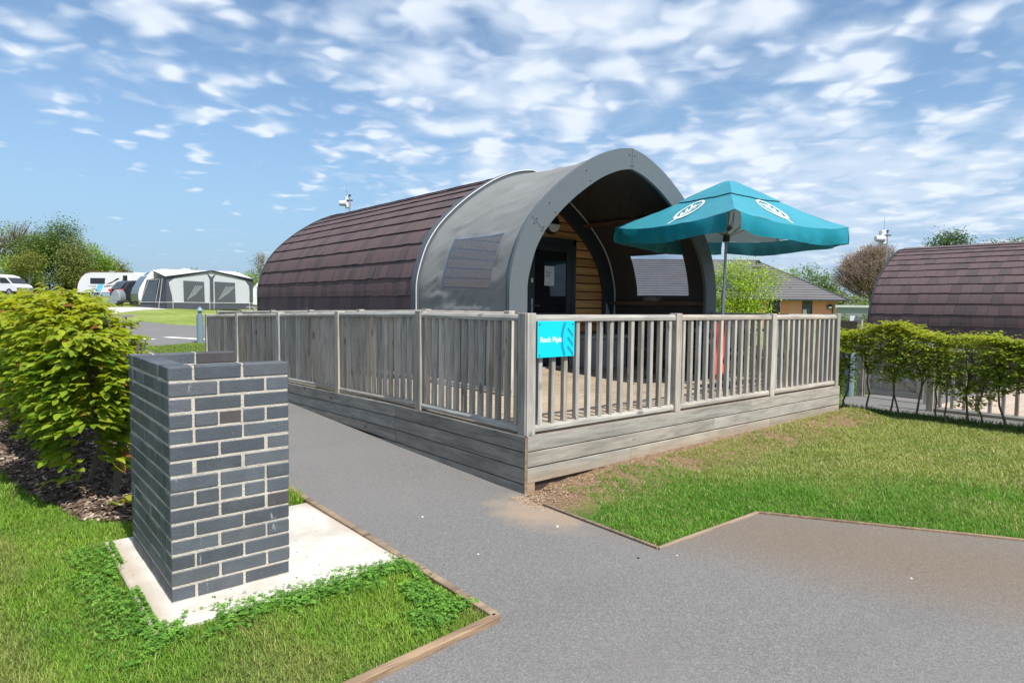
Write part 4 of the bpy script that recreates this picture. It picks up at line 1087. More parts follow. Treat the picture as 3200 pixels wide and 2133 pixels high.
def keep_slab(P):
    e = vnoise(P, 9, 41)*.55+vnoise(P, 23, 42)*.45; inset = .075*e**2
    return ~((P[:, 0] > .575+inset) & (P[:, 1] > 3.085+inset) & (P[:, 1] < 4.47) & (P[:, 0] < 1.845))
def col_left(P):
    n = len(P); t = vnoise(P, 1.1, 9)[:, None]*.6+vnoise(P, 5, 10)[:, None]*.4
    c = np.array([.085, .235, .02])*(1-t)+np.array([.30, .45, .05])*t
    br = np.clip((vnoise(P, 2.1, 51)-.68)*4, 0, .6)[:, None]; c = c*(1-br)+np.array([.27, .27, .09])*br
    dry = (RNG.random(n) < .05)[:, None]; c = np.where(dry, np.array([.42, .38, .16]), c); return c*RNG.uniform(.7, 1.3, (n, 1))
def col_right(P):
    n = len(P); t = np.clip(.75*vnoise(P, .9, 12)+.35*vnoise(P, 4, 13), 0, 1)[:, None]
    dd = np.maximum(P[:, 1]-2.33, (P[:, 0]-4.29)*.855+(P[:, 1]-2.32)*.519)
    yy = np.clip((dd-.55)/1.1+(vnoise(P, 1.6, 14)-.5)*1.0, 0, 1)[:, None]
    g_ = np.array([.075, .235, .02])*(1-t)+np.array([.16, .34, .035])*t
    d_ = np.array([.20, .30, .055])*(1-t)+np.array([.38, .38, .12])*t
    yy = yy*.68; c = g_*(1-yy)+d_*yy; dry = (RNG.random(n) < .05+.22*yy[:, 0])[:, None]
    c = np.where(dry, np.array([.52, .45, .24]), c); return c*RNG.uniform(.7, 1.3, (n, 1))
LL = [(1.835, 2.285), (1.835, 3.15), (.66, 3.15), (.66, 4.48), (1.83, 4.48), (1.83, 17), (1.14, 17), (1.14, 5.3), (1.0, 4.84), (.78, 4.76), (.54, 4.98), (.38, 5.5), (.24, 6.1), (.12, 6.9), (-6, 12), (-8, 1.5), (0, 2.14)]
grass('lawn_grass', LL, 23000, .029, .0036, col_left, keep_slab, bbox=(-2.2, 1.84, 2.1, 5.6))
grass('lawn_grass', LL, 6000, .034, .006, col_left, bbox=(-3.0, 1.84, 5.6, 12))
LR = [(3.215, 3.60), (3.185, 2.36), (4.27, 2.335), (5.135, .97), (9.4, -5.9), (13, -5.9), (9.72, 1.6), (9.75, 4.3), (8.95, 3.68)]
def col_far(P):
    n = len(P); t = vnoise(P, 1.5, 9)[:, None]; return (np.array([.13, .22, .035])*(1-t)+np.array([.25, .33, .07])*t)*RNG.uniform(.8, 1.2, (n, 1))
def keep_right(P):
    e = vnoise(P, 2.6, 21)*.6+vnoise(P, 8, 22)*.4
    bare = (P[:, 1] > 3.22+.45*e+.085*(P[:, 0]-3.3)) & (P[:, 0] < 9.0)
    k = RNG.random(len(P)); thin = np.clip((P[:, 1]-1.6)/1.8, 0, 1)
    return ~(bare & (k > .09)) & ~((e > .68) & (k < .3+.4*thin)) & ~(((P[:, 0]-3.2)**2+(P[:, 1]-3.35)**2 < .14))
grass('lawn_grass', LR, 15000, .029, .0045, col_right, keep_right, bbox=(3.15, 6.2, -.4, 3.7))
grass('lawn_grass', LR, 8500, .032, .0065, col_right, keep_right, bbox=(6.2, 9.8, -3.5, 3.75))
grass('lawn_grass', [(3.3, 12.8), (3.3, 18.7), (4.9, 19.5), (6.6, 21), (9, 23), (9, 14.5), (4.6, 14.5)], 1500, .035, .009, col_far)
# rougher tufts under the right hedge and at odd corners
def rough_green(P): return leafcols(len(P), [(.07, .17, .03), (.14, .25, .05), (.10, .12, .04)])
grass('verge_grass', [(9.66, 4.25), (10.12, 4.15), (10.16, 2.2), (10.5, -2), (9.9, -2), (9.62, 1.9)], 2600, .085, .007, rough_green)
grass('verge_grass', [(1.60, 4.49), (1.83, 4.49), (1.83, 5.0), (1.66, 5.0)], 9000, .10, .005, col_left)
grass('verge_grass', [(10.0, 4.7), (13, 4.75), (18, 6), (18, 12), (12, 9)], 500, .06, .02, rough_green)
# clover spread over the slab edge and along the corner of the lawn
def clover(n, fx):
    P = fx(n); P[:, 2] = hv(P)+RNG.uniform(.012, .042, len(P)); n = len(P)
    pts = []; F = []
    for k in range(3):
        a = k*2.094; c, s_ = math.cos(a), math.sin(a); b = len(pts)
        pts += [(0, 0, 0), (c*.5-s_*.42, s_*.5+c*.42, .08), (c*1.0, s_*1.0, .02), (c*.5+s_*.42, s_*.5-c*.42, .08)]; F.append((b, b+1, b+2, b+3))
    o = scatter('clover', pts, F, P, rotz_tilt(RNG.uniform(0, 6.28, n), RNG.uniform(-.35, .35, n), RNG.uniform(-.35, .35, n)), RNG.uniform(.008, .017, n), leafcols(n, [(.14, .32, .045), (.20, .40, .06), (.09, .23, .035)]), 'grass'); o['kind'] = 'stuff'
def band(n):
    k = n//3
    A = np.stack([RNG.uniform(.52, 1.9, k), 3.04+RNG.normal(0, .07, k), np.zeros(k)], 1)
    B = np.stack([1.70+RNG.normal(0, .10, k), RNG.uniform(2.35, 3.1, k), np.zeros(k)], 1)
    C = np.stack([.57+RNG.normal(0, .10, k), RNG.uniform(2.7, 4.4, k), np.zeros(k)], 1); C[:, 0] = np.minimum(C[:, 0], .60)
    P = np.concatenate([A, B, C]); return P[(P[:, 0] < 1.85) & (vnoise(P, 6.5, 31) > .42)]
clover(7000, band)
# ---- crumbs of soil and stones by the skirt boards
n = 3600; P = np.stack([3.1+5.8*RNG.random(n)**1.6, 3.68-np.abs(RNG.normal(0, .20, n)), np.zeros(n)], 1); P[:, 2] = hv(P)+.004
scatter('soil_crumbs', [(-1, -.8, 0), (1, -.7, 0), (.8, .9, 0), (-.7, .8, 0), (0, .1, .9)], [(0, 1, 4), (1, 2, 4), (2, 3, 4), (3, 0, 4)], P, rotz_tilt(RNG.uniform(0, 6.28, n), np.zeros(n)), RNG.uniform(.002, .009, n), leafcols(n, [(.24, .155, .095), (.16, .105, .065), (.34, .25, .17)]), 'chips')['kind'] = 'stuff'
mb = MB(); mb.box((3.30, 3.74, -.02), (3.40, 3.84, .33)); 
# loose pale stones on the path
for i, (x, y, s_, lb) in enumerate([(2.35, 3.72, .014, 'white pebble on the path beside the pale slab'), (2.25, 2.95, .011, 'white pebble on the path by the clover lawn'), (2.95, 3.0, .016, 'white pebble by the washed out soil at the deck corner'), (2.95, 2.32, .013, 'black stone lying on the asphalt near the lawn corner'), (3.16, 2.2, .010, 'white pebble just off the tip of the right lawn edging'), (3.9, 1.2, .012, 'white pebble on the brown stained asphalt')]):
    mb = MB(); s_ *= .62; mb.tube([(x, y, .004), (x, y, .004+s_*.5), (x, y, .004+s_*.9)], [s_, s_*.9, s_*.3], 7)
    o = mb.build('pebble', 'gravel' if i != 3 else 'black'); tag(o, lb, 'pebble', 'pebbles on the path')
# ============================================================ TREES
def tree(name, label, lat, dep, H, crown, pal, nleaf, lsz, trunk_r=.16, bark='bark', trunk_h=None, limbs=9, group=None, base=None, bare=0, seed=0, wts=None, hang=0, twig=None):
    """crown: list of (dx, dz, rx, rz) lobes relative to the foot (dx along the view's right, dz up)"""
    if seed <= 8: crown = [(a, b*.86, c, d*.88) for a, b, c, d in crown]
    rs = random.Random(seed); p = VF(lat, dep); g0 = h(p.x, p.y) if base is None else base
    t = thing(name, label, 'tree', (p.x, p.y, g0), group)
    right = Vector((CR.x, CR.y, 0)).normalized(); fw = Vector((CF.x, CF.y, 0)).normalized()
    th = trunk_h or H*.55; foot = Vector((p.x, p.y, g0-.2))
    tops = []; mb = MB(); pts = [foot]; q = foot.copy()
    for i in range(1, 6):
        q = q+Vector((0, 0, th/5))+right*rs.uniform(-.02, .02)*H*.5; pts.append(q.copy())
    mb.tube(pts, [trunk_r*(1-.13*i) for i in range(6)], 7)
    tw = []
    for k in range(limbs):
        c = crown[k % len(crown)]; b = pts[rs.randint(2, 5)]
        e = foot+right*(c[0]+rs.uniform(-.75, .75)*c[2])+fw*rs.uniform(-.6, .6)*c[2]+Vector((0, 0, c[1]+rs.uniform(-.6, .8)*c[3]))
        md = b.lerp(e, .5)+Vector((0, 0, -.06*H*rs.random())); mb.tube([b, md, e], [trunk_r*.42, trunk_r*.25, trunk_r*.08], 5); tw.append((b, md, e))
    mb.build('trunk', bark, t, smooth=True)
    # leaf clumps filling the lobes, denser near their surfaces
    r = np.random.default_rng(seed+1); P = []; vol = np.array([c[2]**2*c[3] for c in crown]); vol /= vol.sum()
    per = 14; ncl = nleaf//per; ci = r.choice(len(crown), ncl, p=vol)
    u = r.normal(size=(ncl, 3)); u /= np.linalg.norm(u, axis=1)[:, None]; rad = (.45+.6*r.random(ncl)**.6)[:, None]; u = u*rad
    C = np.array([[c[0], c[1], c[2], c[3]] for c in crown])[ci]
    Rr, Fw = np.array(right), np.array(fw)
    base_ = np.array(foot)[None]+Rr[None]*(C[:, 0:1]+u[:, 0:1]*C[:, 2:3])+Fw[None]*(u[:, 1:2]*C[:, 2:3]*.9); base_[:, 2] += C[:, 1]+u[:, 2]*C[:, 3]
    cs = lsz*3.0
    P = (base_[:, None, :]+r.normal(size=(ncl, per, 3))*cs*np.array([1, 1, .75 if not hang else 1.6])).reshape(-1, 3)
    n = len(P); ctone = np.repeat(r.uniform(.72, 1.28, ncl), per)[:, None]
    pa = np.array(pal); col = pa[r.choice(len(pa), n, p=wts)]*ctone*r.uniform(.85, 1.15, (n, 1))
    scatter('crown', SV, SF, P, rotz_tilt(r.uniform(0, 6.28, n), r.uniform(-1.2, .8, n), r.uniform(-.8, .8, n)), r.uniform(.7, 1.3, n)*lsz*1.5, col, 'leaf_far', t, SUV)
    if bare:
        mb = MB()
        for k in range(bare):
            c = crown[rs.randrange(len(crown))]; a = rs.uniform(0, 6.28); el = rs.uniform(-.1, 1.45); rr = rs.uniform(.6, 1.08)
            e = foot+right*(c[0]+math.cos(a)*math.cos(el)*c[2]*rr)+fw*math.sin(a)*math.cos(el)*c[2]*rr+Vector((0, 0, c[1]+math.sin(el)*c[3]*rr))
            b = foot+right*(c[0]*.6)+Vector((0, 0, c[1]-c[3]*.55)); b = b.lerp(e, rs.uniform(.25, .6)); md = b.lerp(e, .5)+Vector((rs.uniform(-.3, .3), rs.uniform(-.3, .3), 0))
            mb.tube([b, md, e], [.010+.00030*dep, .008+.0002*dep, .004+.00014*dep], 3, (1, 1, 1), False)
            for q in range(3 if bare > 1000 else 1):
                w = Vector((rs.uniform(-1, 1), rs.uniform(-1, 1), rs.uniform(-.5, 1)))*.55; mb.tube([md.lerp(e, .4+.2*q), md.lerp(e, .4+.2*q)+w*.6, md.lerp(e, .4+.2*q)+w], [.010, .008, .005+.0001*dep], 3, (1, 1, 1), False)
        mb.build('branches', twig or bark, t)
    return t
G1 = [(.13, .215, .045), (.10, .165, .04), (.18, .26, .055)]; G2 = [(.20, .33, .045), (.15, .26, .04), (.26, .38, .06)]; G3 = [(.20, .26, .07), (.16, .21, .06), (.25, .30, .085)]
grp = None
Dt = 84.
def L(px, d=Dt): return (px-1600)/2000*d
def Zh(py, d=Dt, px=200): return 1.47+((940+(px-300)*.0117)-py)/2000*d    # height of a thing seen py down the photo
tree('tree', 'tall olive tree with open airy crown at the far left', L(20), Dt, 12, [(-2, 7.0, 3.6, 4.0), (2.2, 8.0, 3.0, 3.2), (3.6, 5.4, 2.2, 2.2)], G3, 4200, .15, .3, limbs=16, bare=420, seed=1)
tree('tree', 'broad green tree behind the trunk nearest the motorhome', L(130, 82), 82, 10, [(-.6, 6.4, 2.4, 2.6), (.9, 7.3, 1.9, 2.0), (-1.2, 4.4, 2.2, 2.0)], G1, 9000, .15, .2, seed=2)
tree('tree', 'tallest tree of the left group with wind blown top', L(196, 84), 84, 12, [(0, 8.3, 2.1, 2.5), (.9, 9.1, 1.6, 1.7), (-.6, 6.0, 2.3, 2.4), (.8, 4.5, 2.0, 2.0)], [(.11, .19, .065), (.09, .15, .055), (.16, .23, .08)], 11000, .15, .25, bark='bark_pale', seed=3, hang=1)
tree('tree', 'dark brownish tree in the middle of the left group', L(238, 81), 81, 9, [(0, 5.6, 1.9, 2.6), (.5, 3.6, 2.0, 1.9), (-.3, 2.9, 2.2, 1.3)], [(.19, .23, .07), (.14, .18, .055), (.23, .27, .085)], 9000, .14, .2, seed=4)
tree('tree', 'fresh green rounded tree behind the side on caravan', L(282, 85), 85, 8, [(0, 5.0, 2.3, 2.9), (1.3, 4.2, 1.8, 2.2), (-1, 3.6, 1.9, 2.1)], G2, 11000, .16, .2, seed=5)
tree('tree', 'brown green thinner tree at the right end of the left group', L(355, 88), 88, 6, [(0, 4.2, 1.9, 2.0), (1.2, 3.3, 1.3, 1.4)], G3, 4800, .14, .15, bare=160, seed=6)
tree('tree', 'small tree on a pale trunk beside the flowering bush', L(96, 76), 76, 6, [(0, 4.6, 1.6, 1.5), (-.8, 3.9, 1.4, 1.2)], [(.22, .25, .05), (.17, .20, .05)], 3800, .13, .17, bark='bark_pale', seed=7)
tree('tree', 'yellow green undergrowth tree low at the far left edge', L(12, 78), 78, 5, [(0, 3.0, 2.6, 2.4), (2.6, 2.4, 2.0, 1.9)], G2, 5200, .15, .15, seed=8)
tree('tree', 'slim birch with sparse crown left of the near pod', L(818, 62), 62, 6, [(0, 3.5, .95, 1.5), (.1, 2.1, 1.3, 1.3), (0, 4.6, .5, .9)], [(.16, .19, .09), (.12, .15, .07)], 1700, .10, .09, bark='bark_pale', bare=110, seed=9)
tree('tree', 'bushy light green tree between awning and near pod', L(775, 58), 58, 3.5, [(0, 1.9, 1.25, 1.15), (.8, 1.2, .9, .9)], G2, 3800, .10, .1, seed=10)
# undergrowth behind the caravans
def bush(label, lat, dep, w, hh, pal, n=2600, lsz=.12, seed=0, name='bush', bare=0, base=None, cat='bush', group=None):
    p = VF(lat, dep); g0 = (h(p.x, p.y) if base is None else base); t = thing(name, label, cat, (p.x, p.y, g0), group); r = np.random.default_rng(seed+50)
    u = r.normal(size=(n, 3)); u /= np.linalg.norm(u, axis=1)[:, None]; u *= (.5+.55*r.random((n, 1))**.5); u[:, 2] = np.abs(u[:, 2])
    k = 1+.22*np.sin(5*u[:, 0]+seed)*np.cos(4*u[:, 1]); right = np.array((CR.x, CR.y, 0)); fw = np.array((CF.x, CF.y, 0))
    P = np.array((p.x, p.y, g0))[None]+right[None]*u[:, 0:1]*w+fw[None]*u[:, 1:2]*w*.7; P[:, 2] += u[:, 2]*hh*k
    scatter('foliage', SV, SF, P, rotz_tilt(r.uniform(0, 6.28, n), r.uniform(-1, .9, n), r.uniform(-.8, .8, n)), r.uniform(.7, 1.3, n)*lsz*1.5, leafcols(n, pal, None, .3), 'leaf_far', t, SUV)
    rs = random.Random(seed); mb = MB()
    for i in range(6+bare):
        a = rs.uniform(0, 6.28); rr = rs.uniform(.4, .9)*w; e = Vector((p.x, p.y, g0))+Vector(right)*math.cos(a)*rr+Vector(fw)*math.sin(a)*rr*.6+Vector((0, 0, hh*rs.uniform(.7, 1.1)))
        mb.tube([(p.x, p.y, g0-.1), Vector((p.x, p.y, g0)).lerp(e, .5), e], [.05, .03, .012], 4)
    mb.build('stems', 'bark', t); return t
bush('brownish undergrowth bush left of the caravan group trees', L(60, 80), 80, 3.4, 3.2, G3, 4200, .15, 1)
bush('olive undergrowth bush beneath the tallest left tree', L(170, 86), 86, 3.2, 3.0, [(.12, .11, .04), (.10, .10, .04), (.15, .12, .05)], 4200, .15, 2)
bush('dark undergrowth bush beside the nose of the side on caravan', L(245, 87), 87, 2.8, 2.4, G1, 3200, .15, 3)
bush('white flowering bush beside the motorhome', L(92, 79), 79, 2.2, 1.7, [(.55, .55, .48), (.40, .42, .33), (.12, .16, .05)], 3400, .10, 4)
bush('bare twiggy bush with green heart above the awning roof', L(580, 66), 66, 2.0, 3.3, G2, 1300, .12, 5, bare=60)
# right-hand background
tree('tree', 'young lime green tree behind the parasol pole', L(2300, 21), 21, 3.2, [(-.25, 2.6, .8, .75), (.45, 2.4, .72, .68), (-.1, 1.65, .85, .7), (.6, 1.6, .6, .5), (1.15, 2.95, .42, .35), (0, 3.2, .6, .4), (.75, 2.9, .5, .4)], [(.33, .48, .04), (.25, .40, .04), (.42, .54, .07)], 10500, .046, .045, trunk_h=2.2, limbs=14, seed=21, base=-.25)
tree('tree', 'dark green tree rising behind the hip of the grey roof', L(2540, 74), 74, 8, [(-.6, 4.7, 1.0, 2.3), (.9, 3.7, 1.5, 1.9), (1.5, 2.4, 1.9, 1.6)], G1, 6500, .16, .2, seed=22, base=.2)
tree('tree', 'small green treetop peeping over the grey roof', L(2470, 80), 80, 6, [(0, 5.6, .8, .9)], G2, 900, .12, .15, seed=23, base=.2)
tree('tree', 'brown leafless rounded tree left of the second pod', L(2715, 56), 56, 8, [(-.2, 4.1, 2.9, 3.2), (.5, 5.4, 2.3, 2.1), (-1.3, 4.4, 1.9, 2.2), (1.6, 4.2, 1.7, 2.0)], [(.30, .21, .14), (.24, .18, .12), (.20, .19, .09)], 4200, .085, .2, bare=2200, limbs=16, twig='twig', seed=24, base=0)
tree('tree', 'dark green tree rising behind the second pod roof', L(2958, 60), 60, 8, [(-.9, 7.5, 1.0, 1.6), (.3, 7.6, 1.1, 1.3), (1.4, 7.2, .7, 1.0), (0, 5.6, 2.0, 1.5)], [(.08, .15, .06), (.06, .12, .05), (.12, .19, .07)], 12000, .13, .2, seed=25, base=0)
tree('tree', 'treetop just clearing the middle of the second pod ridge', L(3082, 60), 60, 7, [(0, 6.7, 1.1, 1.2)], [(.08, .15, .06), (.12, .19, .07)], 4000, .13, .2, seed=26, base=0)
tree('tree', 'dark treetop above the second pod at the right edge', L(3200, 58), 58, 8, [(-1.1, 6.8, 1.1, 1.2), (.8, 7.1, 1.4, 1.4)], [(.08, .15, .06), (.12, .19, .07)], 7000, .13, .2, seed=27, base=0)
bush('olive hedge mass between grey roof and brown tree', L(2665, 62), 62, 3.2, 3.0, G3, 4200, .14, 11, base=.1)
bush('dark evergreen bush below the brown tree', L(2690, 52), 52, 2.2, 2.0, G1, 3000, .12, 12, base=.1)
bush('green shrub in front of the flat roofed cabin', L(2632, 30), 30, .55, 1.05, G1, 1400, .06, 13, base=.12)
bush('yellow green rounded shrub behind the white notice board', L(2695, 30), 30, .65, 1.0, [(.14, .16, .03), (.10, .13, .03)], 1700, .06, 14, base=.12)
# ============================================================ BUILDINGS AND SITE FURNITURE, RIGHT
def cabin():
    a = VF(L(2613, 40), 40); b = a+VF(1, -.525).normalized()*2.1; t = thing('cabin', 'low flat roofed grey green cabin with white fascia', 'cabin', (a.x, a.y, 0))
    d = (b-a).normalized(); nn = Vector((-d.y, d.x)); 
    def P(s, o, z): q = a+d*s+nn*o; return (q.x, q.y, z)
    Lh = (b-a).length; mb = MB(); mb.prism([P(0, 0, -.4), P(Lh, 0, -.4), P(Lh, 0, 1.62), P(0, 0, 1.62)], tuple(nn*2.4)+(0,)); mb.build('wall', 'pale_grey_wall', t)
    mb = MB(); mb.prism([P(Lh-.28, -.03, -.4), P(Lh+.02, -.03, -.4), P(Lh+.02, -.03, 1.62), P(Lh-.28, -.03, 1.62)], tuple(nn*.02)+(0,)); mb.build('corner_panel', 'white', t)
    mb = MB(); mb.prism([P(-.1, -.1, 1.62), P(Lh+.1, -.1, 1.62), P(Lh+.1, -.1, 1.76), P(-.1, -.1, 1.76)], tuple(nn*2.6)+(0,)); mb.build('fascia', 'plain_wall', t)
cabin()
def building():
    dep = 50.; A = VF(L(1900, dep), dep+0); C = VF(L(2612, dep), dep); d = VF(1, -.06).normalized(); nn = Vector((-d.y, d.x))
    if nn.dot(VF(0, 1)) < 0: nn = -nn
    t = thing('building', 'single storey buff brick building with grey tiled hip roof and solar panels', 'building', (C.x, C.y, 0))
    def P(s, o, z): q = C+d*s+nn*o; return (q.x, q.y, z)          # s: metres left of the corner is negative
    px = lambda x: (x-2612)/2000*dep*1.0
    EV = 2.14; 
    # wall pieces round the openings
    ops = [(px(2325), px(2372), .4, 1.66, 'window'), (px(2399), px(2440), -.1, 1.66, 'door'), (px(2506), px(2538), .72, 1.66, 'window'), (px(2235), px(2262), .4, 1.66, 'window')]
    xs = sorted(ops); mb = MB(); cur = -18.
    def wallq(s0, s1, z0, z1): mb.quad(P(s0, 0, z0), P(s1, 0, z0), P(s1, 0, z1), P(s0, 0, z1))
    for s0, s1, z0, z1, k in xs:
        wallq(cur, s0, -.3, EV); wallq(s0, s1, -.3, z0); cur = s1
    wallq(cur, 0, -.3, EV); mb.quad(P(0, 0, -.3), P(0, 9, -.3), P(0, 9, EV), P(0, 0, EV)); mb.build('wall', 'redbrick', t)
    for s0, s1, z0, z1, k in ops:
        mb = MB(); mb.prism([P(s0, .10, z0), P(s1, .10, z0), P(s1, .10, z1), P(s0, .10, z1)], tuple(nn*.02)+(0,)); o = mb.build(k, 'dark_glass' if k == 'door' else 'win_glass', t)
        mb = MB(); f = .05
        for (u0, u1, v0, v1) in ((s0, s0+f, z0, z1), (s1-f, s1, z0, z1), (s0, s1, z0, z0+f), (s0, s1, z1-f, z1))+((((s0+s1)/2-f/2, (s0+s1)/2+f/2, z0, z1),) if k == 'window' and s1-s0 > 1 else ()):
            mb.prism([P(u0, .02, v0), P(u1, .02, v0), P(u1, .02, v1), P(u0, .02, v1)], tuple(nn*.08)+(0,))
        mb.build('frame', 'dark_trim', o)
        if k == 'window':
            mb = MB()
            for q in ((s0+.12, s0+.42), (s1-.42, s1-.12)) if s1-s0 > 1 else ((s0+.12, s0+.5),):
                mb.quad(P(q[0], .095, z0+.05), P(q[1], .095, z0+.05), P(q[1]-.12, .095, z1-.2), P(q[0], .095, z1-.2))
            mb.build('curtain', 'plain_wall', o)
        mb = MB()
        n = 9
        for i in range(n):
            u = s0+(s1-s0)*i/n; mb.prism([P(u, -.01, z1), P(u+(s1-s0)/n*.55, -.01, z1), P(u+(s1-s0)/n*.55, -.01, EV-.02), P(u, -.01, EV-.02)], tuple(nn*.05)+(0,))
        mb.build('louvre', 'slate', t)
        mb = MB(); mb.quad(P(s0, .045, z1), P(s1, .045, z1), P(s1, .045, EV), P(s0, .045, EV)); mb.build('louvre_back', 'dark_trim', t)
    # soffit, gutter, hip roof in courses
    mb = MB(); mb.prism([P(-18, -.55, EV), P(.62, -.55, EV), P(.62, 9.5, EV), P(-18, 9.5, EV)], (0, 0, .04)); mb.build('soffit', 'slate', t)
    mb = MB(); mb.bar(P(-18, -.60, EV+.06), P(.70, -.60, EV+.06), .12, .12); mb.build('gutter', 'dark_trim', t)
    rise, run, run_s = 3.42, 5.9, 5.3; n = 17; mb = MB(); EZ = EV+.05
    for i in range(n):
        f0, f1 = i/n, (i+1)/n; th = .045
        z0, z1 = EZ+rise*f0, EZ+rise*f1; o0, o1 = -.6+run*f0, -.6+run*f1; e0, e1 = .65-run_s*f0, .65-run_s*f1
        mb.quad(P(-18, o0, z0+th), P(e0, o0, z0+th), P(e1, o1, z1), P(-18, o1, z1)); mb.quad(P(-18, o0, z0), P(e0, o0, z0), P(e0, o0, z0+th), P(-18, o0, z0+th), (.25, .25, .25))
        mb.quad(P(e0, o0, z0+th), P(e0, 10.4-run*f0, z0+th), P(e1, 10.4-run*f1, z1), P(e1, o1, z1))
    mb.build('roof', 'slate_c', t)
    mb = MB(); mb.bar(P(.65, -.6, EZ+.06), P(.65-run_s, -.6+run, EZ+rise+.03), .12, .06); mb.bar(P(.65-run_s, -.6+run, EZ+rise+.03), P(-18, -.6+run, EZ+rise+.03), .12, .06); mb.build('ridge_tiles', 'slate', t)
    # solar array: lower row wider than the upper
    sl = lambda f: (-.6+run*f, EZ+rise*f)
    for (f0, f1, s0, s1) in ((.17, .35, px(2215), px(2372)+.0), (.36, .52, px(2215), px(2330))):
        k = 5; w = (s1-s0)/k
        for j in range(k):
            o0, z0 = sl(f0); o1, z1 = sl(f1); mb = MB(); u0, u1 = s0+w*j, s0+w*(j+1)-.04
            mb.prism([P(u0, o0, z0+.12), P(u1, o0, z0+.12), P(u1, o1, z1+.12), P(u0, o1, z1+.12)], (0, 0, .05)); mb.build('solar_panel', 'solar', t)
    o0, z0 = sl(.78); mb = MB(); mb.box((-.35, -.1, 0), (.35, .1, .12), (1, 1, 1), (Matrix.Rotation(math.atan2(d.y, d.x), 3, 'Z'), Vector(P(px(2415), o0, z0+.05)))); mb.build('roof_vent', 'dark_trim', t)
    # lamps, downpipe, green notice
    for x, z in ((2386, 1.66), (2590, 1.68)):
        q = P(px(x), -.02, z); mb = MB(); mb.tube([q, Vector(q)-Vector((nn.x, nn.y, 0))*.1], .21, 16); w = mb.build('wall_lamp', 'black', t)
        mb = MB(); c = Vector(q)-Vector((nn.x, nn.y, 0))*.115; D3 = Vector((d.x, d.y, 0)); mb.prism([c+D3*.155*math.cos(a)+Vector((0, 0, .155*math.sin(a)+.01)) for a in np.linspace(math.pi, 2*math.pi, 13)], tuple(-nn*.01)+(0,)); mb.build('diffuser', 'milk', w)
    mb = MB(); mb.tube([P(.35, -.55, EV+.02), P(.30, -.40, EV-.15), P(-.32, -.08, EV-.42), P(-.34, -.06, -.3)], .045, 6); mb.build('downpipe', 'black', t)
    mb = MB(); mb.prism([P(px(2375), -.03, .75), P(px(2395), -.03, .75), P(px(2395), -.03, 1.05), P(px(2375), -.03, 1.05)], tuple(nn*.02)+(0,)); mb.build('notice', 'green_sign', t)
M['slate_c'] = pbr('grey_roof_tile', (.135, .13, .135), .85, lambda n, col: {'c': n.mix(1.0, n.mix(n.noise(n.obj(), .8, 4), (.105, .10, .103), (.165, .16, .165)), n.attr(), 'MULTIPLY')})
building()
# brown fence with a white notice board beyond the hedge
def panel_fence(label, a, b, top, base, mt='brown_fence', name='panel_fence', pick=.1, post='wood_z'):
    t = thing(name, label, 'fence', (a[0], a[1], base)); A, B = Vector(a), Vector(b); d = (B-A).normalized(); n = int((B-A).length/pick); mb = MB()
    for i in range(n):
        p, q = A+d*pick*i, A+d*pick*(i+.9); nn = Vector((-d.y, d.x))*.02
        mb.prism([(p.x, p.y, base), (q.x, q.y, base), (q.x, q.y, top+random.uniform(-.004, .004)), (p.x, p.y, top)], (nn.x, nn.y, 0))
    mb.build('boards', mt, t); mb = MB(); mb.box((-.05, -.05, 0), (.05, .05, top-base+.03), (1, 1, 1), (Matrix.Identity(3), Vector((b[0], b[1], base)))); mb.build('post', post, t); return t
a, b = VF(L(2560, 16.5), 16.5), VF(L(2687, 15.5), 15.5)
panel_fence('brown close boarded fence beyond the deck corner', (a.x, a.y), (b.x, b.y), 1.20, -.2)
a, b = VF(L(2655, 16.4), 16.4), VF(L(2680, 16.4), 16.4)
t = thing('notice_board', 'small white notice board standing above the brown fence', 'sign', (a.x, a.y, -.1)); mb = MB(); mb.prism([(a.x, a.y, 1.19), (b.x, b.y, 1.19), (b.x, b.y, 1.32), (a.x, a.y, 1.32)], (.012, .016, 0)); mb.build('board', 'white', t)
c_ = (a+b)/2; mb = MB(); mb.tube([(c_.x+.02, c_.y+.03, -.1), (c_.x+.02, c_.y+.03, 1.2)], .02, 8); mb.build('post', 'steel', t)
# second pod's ramp railing, gate and deck
railing('railing', 'lower picket railing in front of the second deck seen through the hedge', (10.93, 3.22), (11.25, -2.6), [0, 1.9, 3.8, 5.7], lambda s: -.03-.006*s, 1, [12, 12, 12])
t = thing('deck', 'pinkish timber deck of the second pod behind the lower railing', 'deck', (11, 3.2, -.1)); mb = MB(); y = -3.0
while y < 3.2: mb.box((11.02, y, -.06), (17.1, y+.135, -.005)); y += .1435
mb.build('floor_boards', 'deck_far', t); mb = MB(); mb.prism([(10.86, 3.25, -.16), (11.2, -2.9, -.2), (11.2, -2.9, -.04), (10.86, 3.25, -.02)], (.03, 0, 0)); mb.build('skirt_board', 'skirt_y', t)
t = thing('gate', 'low boarded timber gate with diagonal brace beyond the right hedge', 'gate', (12.0, 4.1, -.06)); GX = 12.0
mb = MB()
for k in range(10): mb.box((GX, 3.66+k*.088, -.0), (GX+.02, 3.66+k*.088+.084, .98))
mb.build('boards', 'wood_z', t); mb = MB()
for z in (.02, .90): mb = MB(); mb.box((GX-.03, 3.66, z), (GX-.002, 4.54, z+.09)); mb.build('rail', 'wood_y', t)
for y in (3.66, 4.46): mb = MB(); mb.box((GX-.03, y, .111), (GX-.002, y+.08, .899)); mb.build('stile', 'wood_z', t)
mb = MB(); mb.bar((GX-.018, 3.75, .15), (GX-.018, 4.45, .86), .03, .08); mb.build('brace', 'wood_y', t)
